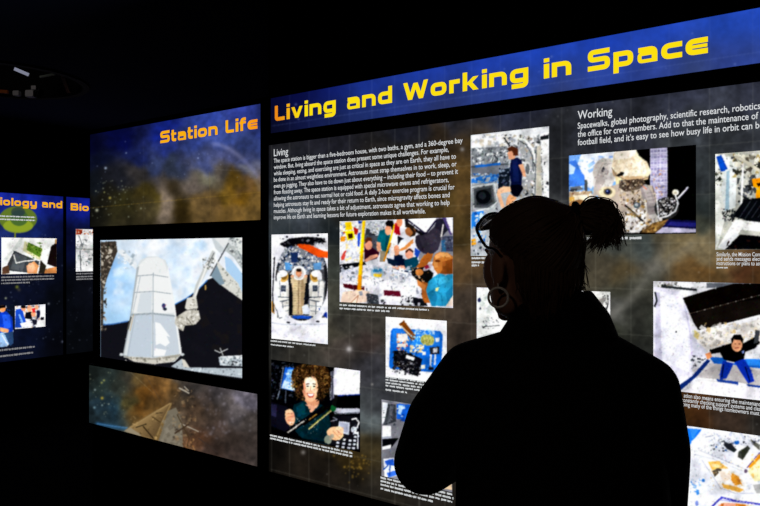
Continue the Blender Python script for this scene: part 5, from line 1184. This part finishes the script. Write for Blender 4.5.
# ---- hair: a cap combed back to a tie, then a loose folded tail
random.seed(7); rr = random.Random(7)
TIE = S(575, 213, -.060)
def tube(bm, pts, r0, r1=None, n=5):
    """thin tapered lock along a smooth path"""
    P = [Vector(p) for p in pts]; out = []
    for i in range(len(P)-1):
        p0, p1, p2, p3 = P[max(0,i-1)], P[i], P[i+1], P[min(len(P)-1,i+2)]
        for k in range(5):
            t = k/5; out.append(.5*((2*p1)+(p2-p0)*t+(2*p0-5*p1+4*p2-p3)*t*t+(3*p1-p0-3*p2+p3)*t*t*t))
    out.append(P[-1]); N_ = len(out); prev = None; r1 = r0*.25 if r1 is None else r1
    d0 = (out[1]-out[0]).normalized(); s = d0.orthogonal().normalized()
    for i, c in enumerate(out):
        d = (out[min(i+1,N_-1)]-out[max(i-1,0)]).normalized(); s = (s-d*s.dot(d)).normalized(); t = d.cross(s)
        f = i/(N_-1); r = (r0+(r1-r0)*f)*min(1, .35+f*6)
        ring = [bm.verts.new(c+(s*math.cos(2*math.pi*j/n)+t*math.sin(2*math.pi*j/n))*r) for j in range(n)]
        if prev:
            for j in range(n): bm.faces.new((prev[j], prev[(j+1)%n], ring[(j+1)%n], ring[j]))
        prev = ring
bm = bmesh.new()
SK = Vector((.078,.096,.087)); SKC = Vector((0,-.014,.024))
def scalp(lon, lat, k=1.0):
    """lon 0 = front, +-180 = back; lat 90 = crown"""
    a, b = math.radians(lon), math.radians(lat)
    v = Vector((-math.sin(a)*math.cos(b)*SK.x, math.cos(a)*math.cos(b)*SK.y, math.sin(b)*SK.z))*k
    return H(*(SKC+v))
# solid under-cap
nl, nb = 64, 28
def low(lon):
    x = abs(lon)
    if x < 35: return 28
    if x < 95: return 28-(x-35)/60*34
    if x < 125: return -6-(x-95)/30*40
    return -46-(x-125)/55*14
rows = []
for j in range(nb+1):
    row = []
    for i in range(nl):
        lon = -180+360*i/nl; lb = low(lon); lat = 89.5+(lb-89.5)*j/nb
        k = 1.0 - (.05 if j == nb else 0)
        row.append(bm.verts.new(scalp(lon, lat, k)))
    rows.append(row)
for p, q in zip(rows[:-1], rows[1:]):
    for i in range(nl): bm.faces.new((p[i], p[(i+1)%nl], q[(i+1)%nl], q[i]))
bm.faces.new(rows[0][::-1])
# locks from hairline to the tie
tl = HR3.transposed() @ (TIE-HC) - SKC
for i in range(620):
    lon = rr.uniform(-180,180); lat = low(lon)+rr.uniform(0,12)
    a = scalp(lon, lat, 1.01); pts = [a]
    va = (HR3.transposed() @ (a-HC) - SKC)
    for k in (.25,.5,.75):
        v = va.lerp(tl, k); q = Vector((v.x/SK.x, v.y/SK.y, v.z/SK.z)); q = q.normalized()*(1.015+.035*math.sin(k*math.pi)*rr.random())
        pts.append(H(*(SKC+Vector((q.x*SK.x, q.y*SK.y, q.z*SK.z)))))
    pts.append(TIE+Vector((rr.gauss(0,.004),rr.gauss(0,.004),rr.gauss(0,.004))))
    tube(bm, pts, rr.uniform(.0012,.0030), .002)
# the tail: up and over to the right, falling in loose ends
def jit(p, s): return p+Vector((rr.gauss(0,s), rr.gauss(0,s*1.6), rr.gauss(0,s)))
for i in range(560):
    f = rr.random(); g = rr.random()
    # outer locks arch high, inner ones run straight across
    top = S(594-4*g, 201+26*f, -.075); mid = S(612-6*f, 206+26*f, -.085); 
    end = S(617+rr.uniform(-14,9)-16*f, 240+rr.uniform(-14,10)-4*f, -.085)
    if rr.random() < .3: end = S(rr.uniform(586,606), rr.uniform(238,252), -.08)
    tube(bm, [jit(TIE,.004), jit(top,.0030), jit(mid,.0036), jit(end,.0038)], rr.uniform(.0011,.0032), .0005)
for i in range(60):   # flyaway tips
    tube(bm, [jit(S(600,212,-.08),.006), jit(S(617,215,-.085),.004), S(624+rr.uniform(-5,3), rr.uniform(222,246), -.085)], rr.uniform(.0007,.0013), .0003)
# wisps hanging down behind to the collar
for i in range(90):
    x = rr.uniform(560,584); tube(bm, [jit(S(574,218,-.065),.006), jit(S(x*.5+288, 238,-.085),.003), jit(S(x,258,-.07),.003), S(x+rr.uniform(-6,8), rr.uniform(264,290), -.05)], rr.uniform(.0014,.0034), .0006)
for i in range(240):  # nape
    x = rr.uniform(522,582); tube(bm, [jit(TIE,.005), jit(S(x*.75+144, 238,-.075),.004), jit(S(x,262,-.06),.004), S(x+rr.uniform(-7,7), rr.uniform(274,296), -.045)], rr.uniform(.0016,.0036), .0006)
for i in range(620):  # short hair over the nape and behind the ears down to the collar
    lon = rr.choice((-1,1))*rr.uniform(110,180)**1.0; a = scalp(lon, low(lon)+rr.uniform(2,30), 1.012)
    b = a + Vector((0,0,-.022))
    ctr = W(-.026,-.004,0); f = Vector((b.x-ctr.x, b.y-ctr.y, 0)); f = f.normalized()*max(.056, f.length*.86)
    c = Vector((ctr.x+f.x, ctr.y+f.y, a.z-.020-rr.random()*.04)); f2 = f.normalized()*(.060+rr.uniform(-.003,.006)); e2 = Vector((ctr.x+f2.x+rr.gauss(0,.006), ctr.y+f2.y+rr.gauss(0,.004), c.z-.005-rr.random()*.045))
    tube(bm, [a, b*.5+c*.5+f.normalized()*.004, c, e2], rr.uniform(.0010,.0026), .0005)
for i in range(70):   # loose single hairs along the outline
    lon = rr.uniform(-180,180); lat = rr.uniform(15,80); a = scalp(lon, lat, 1.02); b = scalp(lon+rr.uniform(10,22), lat+rr.uniform(-4,8), 1.05); c = scalp(lon+rr.uniform(24,44), lat+rr.uniform(-8,8), 1.045+rr.random()*.03)
    tube(bm, [a, b, c], .0008, .0004, n=4)
for i in range(60):   # in front of and over the ear
    lon = rr.uniform(60,120); a = scalp(lon, rr.uniform(10,45), 1.02); b = scalp(lon+30, rr.uniform(-10,20), 1.03); c = scalp(lon+62, rr.uniform(-20,15), 1.03)
    tube(bm, [a, b, c], rr.uniform(.001,.0026), .0006)
hair = obj('hair', bm, M_HAIR, person, smooth=True, label='brown hair gathered in a loose tail')
bm = bmesh.new()
ax = (S(594,205,-.075)-TIE).normalized()
s_ = ax.orthogonal().normalized(); t_ = ax.cross(s_)
rg = []
for i in range(28):
    a = 2*math.pi*i/28; cdir = s_*math.cos(a)+t_*math.sin(a); c = TIE+ax*.006+cdir*.014
    rg.append([bm.verts.new(c+(cdir*math.cos(b)+ax*math.sin(b))*.006) for b in [2*math.pi*j/10 for j in range(10)]])
for i in range(28):
    p, q = rg[i], rg[(i+1)%28]
    for j in range(10): bm.faces.new((p[j], p[(j+1)%10], q[(j+1)%10], q[j]))
obj('hair_tie', bm, M_TIE, hair, smooth=True, label='black hair tie')

# ---- hoop earring below the left ear
def torus(bm, c, ex, ey, R, r, n=56, m=12, a0=0, a1=360):
    ez = ex.cross(ey).normalized(); rg = []
    full = abs(a1-a0) >= 360
    for i in range(n + (0 if full else 1)):
        a = math.radians(a0+(a1-a0)*i/n); d = ex*math.cos(a)+ey*math.sin(a)
        rg.append([bm.verts.new(c+d*R+(d*math.cos(b)+ez*math.sin(b))*r) for b in [2*math.pi*j/m for j in range(m)]])
    for i in range(n if full else n):
        p, q = rg[i], rg[(i+1)%len(rg)]
        for j in range(m): bm.faces.new((p[j], p[(j+1)%m], q[(j+1)%m], q[j]))
    if not full: bm.faces.new(rg[0]); bm.faces.new(rg[-1][::-1])
EC = S(498.3, 297.5, -.060)
bm = bmesh.new(); torus(bm, EC, Vector((.97,-.24,0)).normalized(), Vector((0,0,1)), .0172, .0023)
capsule(bm, EC+Vector((0,0,.017)), EC+Vector((0,.004,.024)), .0012, .0012, n=8)
obj('earring', bm, M_SILVER, person, smooth=True, label='silver hoop earring')

# ---- sunglasses pushed up on the head
gl = thing('sunglasses', 'dark sunglasses pushed up on the visitor\u2019s head', 'sunglasses', H(0,.09,.07))
GR = Matrix.Rotation(math.radians(44), 3, 'X')
GC = Vector((0,.080,.080))
def G(x, y, z): return H(*(GC + GR @ Vector((x, y, z))))
for s in (-1,1):
    bm = bmesh.new(); n = 36; rows = []
    out = [(s*(.034+.028*math.copysign(abs(math.cos(a))**.8, math.cos(a))), .021*math.copysign(abs(math.sin(a))**.8, math.sin(a))) for a in [2*math.pi*i/n for i in range(n)]]
    for rr_, yy in ((1.0,-.0025),(1.0,.0025),(.86,.0025),(.86,-.0025)):
        rows.append([bm.verts.new(G(s*.034+(x-s*.034)*rr_, yy-3.0*(x*x), z*rr_)) for x, z in out])
    for k in range(4):
        p, q = rows[k], rows[(k+1)%4]
        for i in range(n): bm.faces.new((p[i], p[(i+1)%n], q[(i+1)%n], q[i]))
    obj('rim', bm, M_GLASSES, gl, smooth=True)
    bm = bmesh.new(); rows = []
    for yy in (-.001,.001):
        c = bm.verts.new(G(s*.034, yy-3.0*.034**2, 0)); r = [bm.verts.new(G(s*.034+(x-s*.034)*.88, yy-3.0*x*x, z*.88)) for x, z in out]; rows.append((c, r))
    for c, r in rows:
        for i in range(n): bm.faces.new((c, r[i], r[(i+1)%n]))
    for i in range(n): bm.faces.new((rows[0][1][i], rows[0][1][(i+1)%n], rows[1][1][(i+1)%n], rows[1][1][i]))
    obj('lens', bm, M_LENS, gl, smooth=True)
    bm = bmesh.new()
    tube(bm, [G(s*.061, -.011, .006), H(s*.0815,.050,.058), H(s*.086,.018,.026), H(s*.087,-.010,.018), H(s*.086,-.026,.006)], .0032, .0026, n=8)
    obj('temple_arm', bm, M_GLASSES, gl, smooth=True)
bm = bmesh.new(); capsule(bm, G(-.010,0,.006), G(.010,0,.006), .0024, .0024, n=10); obj('bridge', bm, M_GLASSES, gl, smooth=True)
# ------------------------------------------------------------------ camera, world, colour management
w = bpy.data.worlds.new('world'); SC.world = w; w.use_nodes = True
w.node_tree.nodes['Background'].inputs[0].default_value = (0, 0, 0, 1)
cam = bpy.data.cameras.new('camera'); co = bpy.data.objects.new('camera', cam); COL.objects.link(co)
co.location = (0, 0, EYE); co.rotation_euler = (math.pi/2, 0, 0)
cam.sensor_width = 36; cam.lens = 36*F/760; cam.clip_start = .02
SC.camera = co
vs = SC.view_settings; vs.view_transform = 'Standard'; vs.look = 'None'; vs.exposure = 0; vs.gamma = 1; vs.use_curve_mapping = False
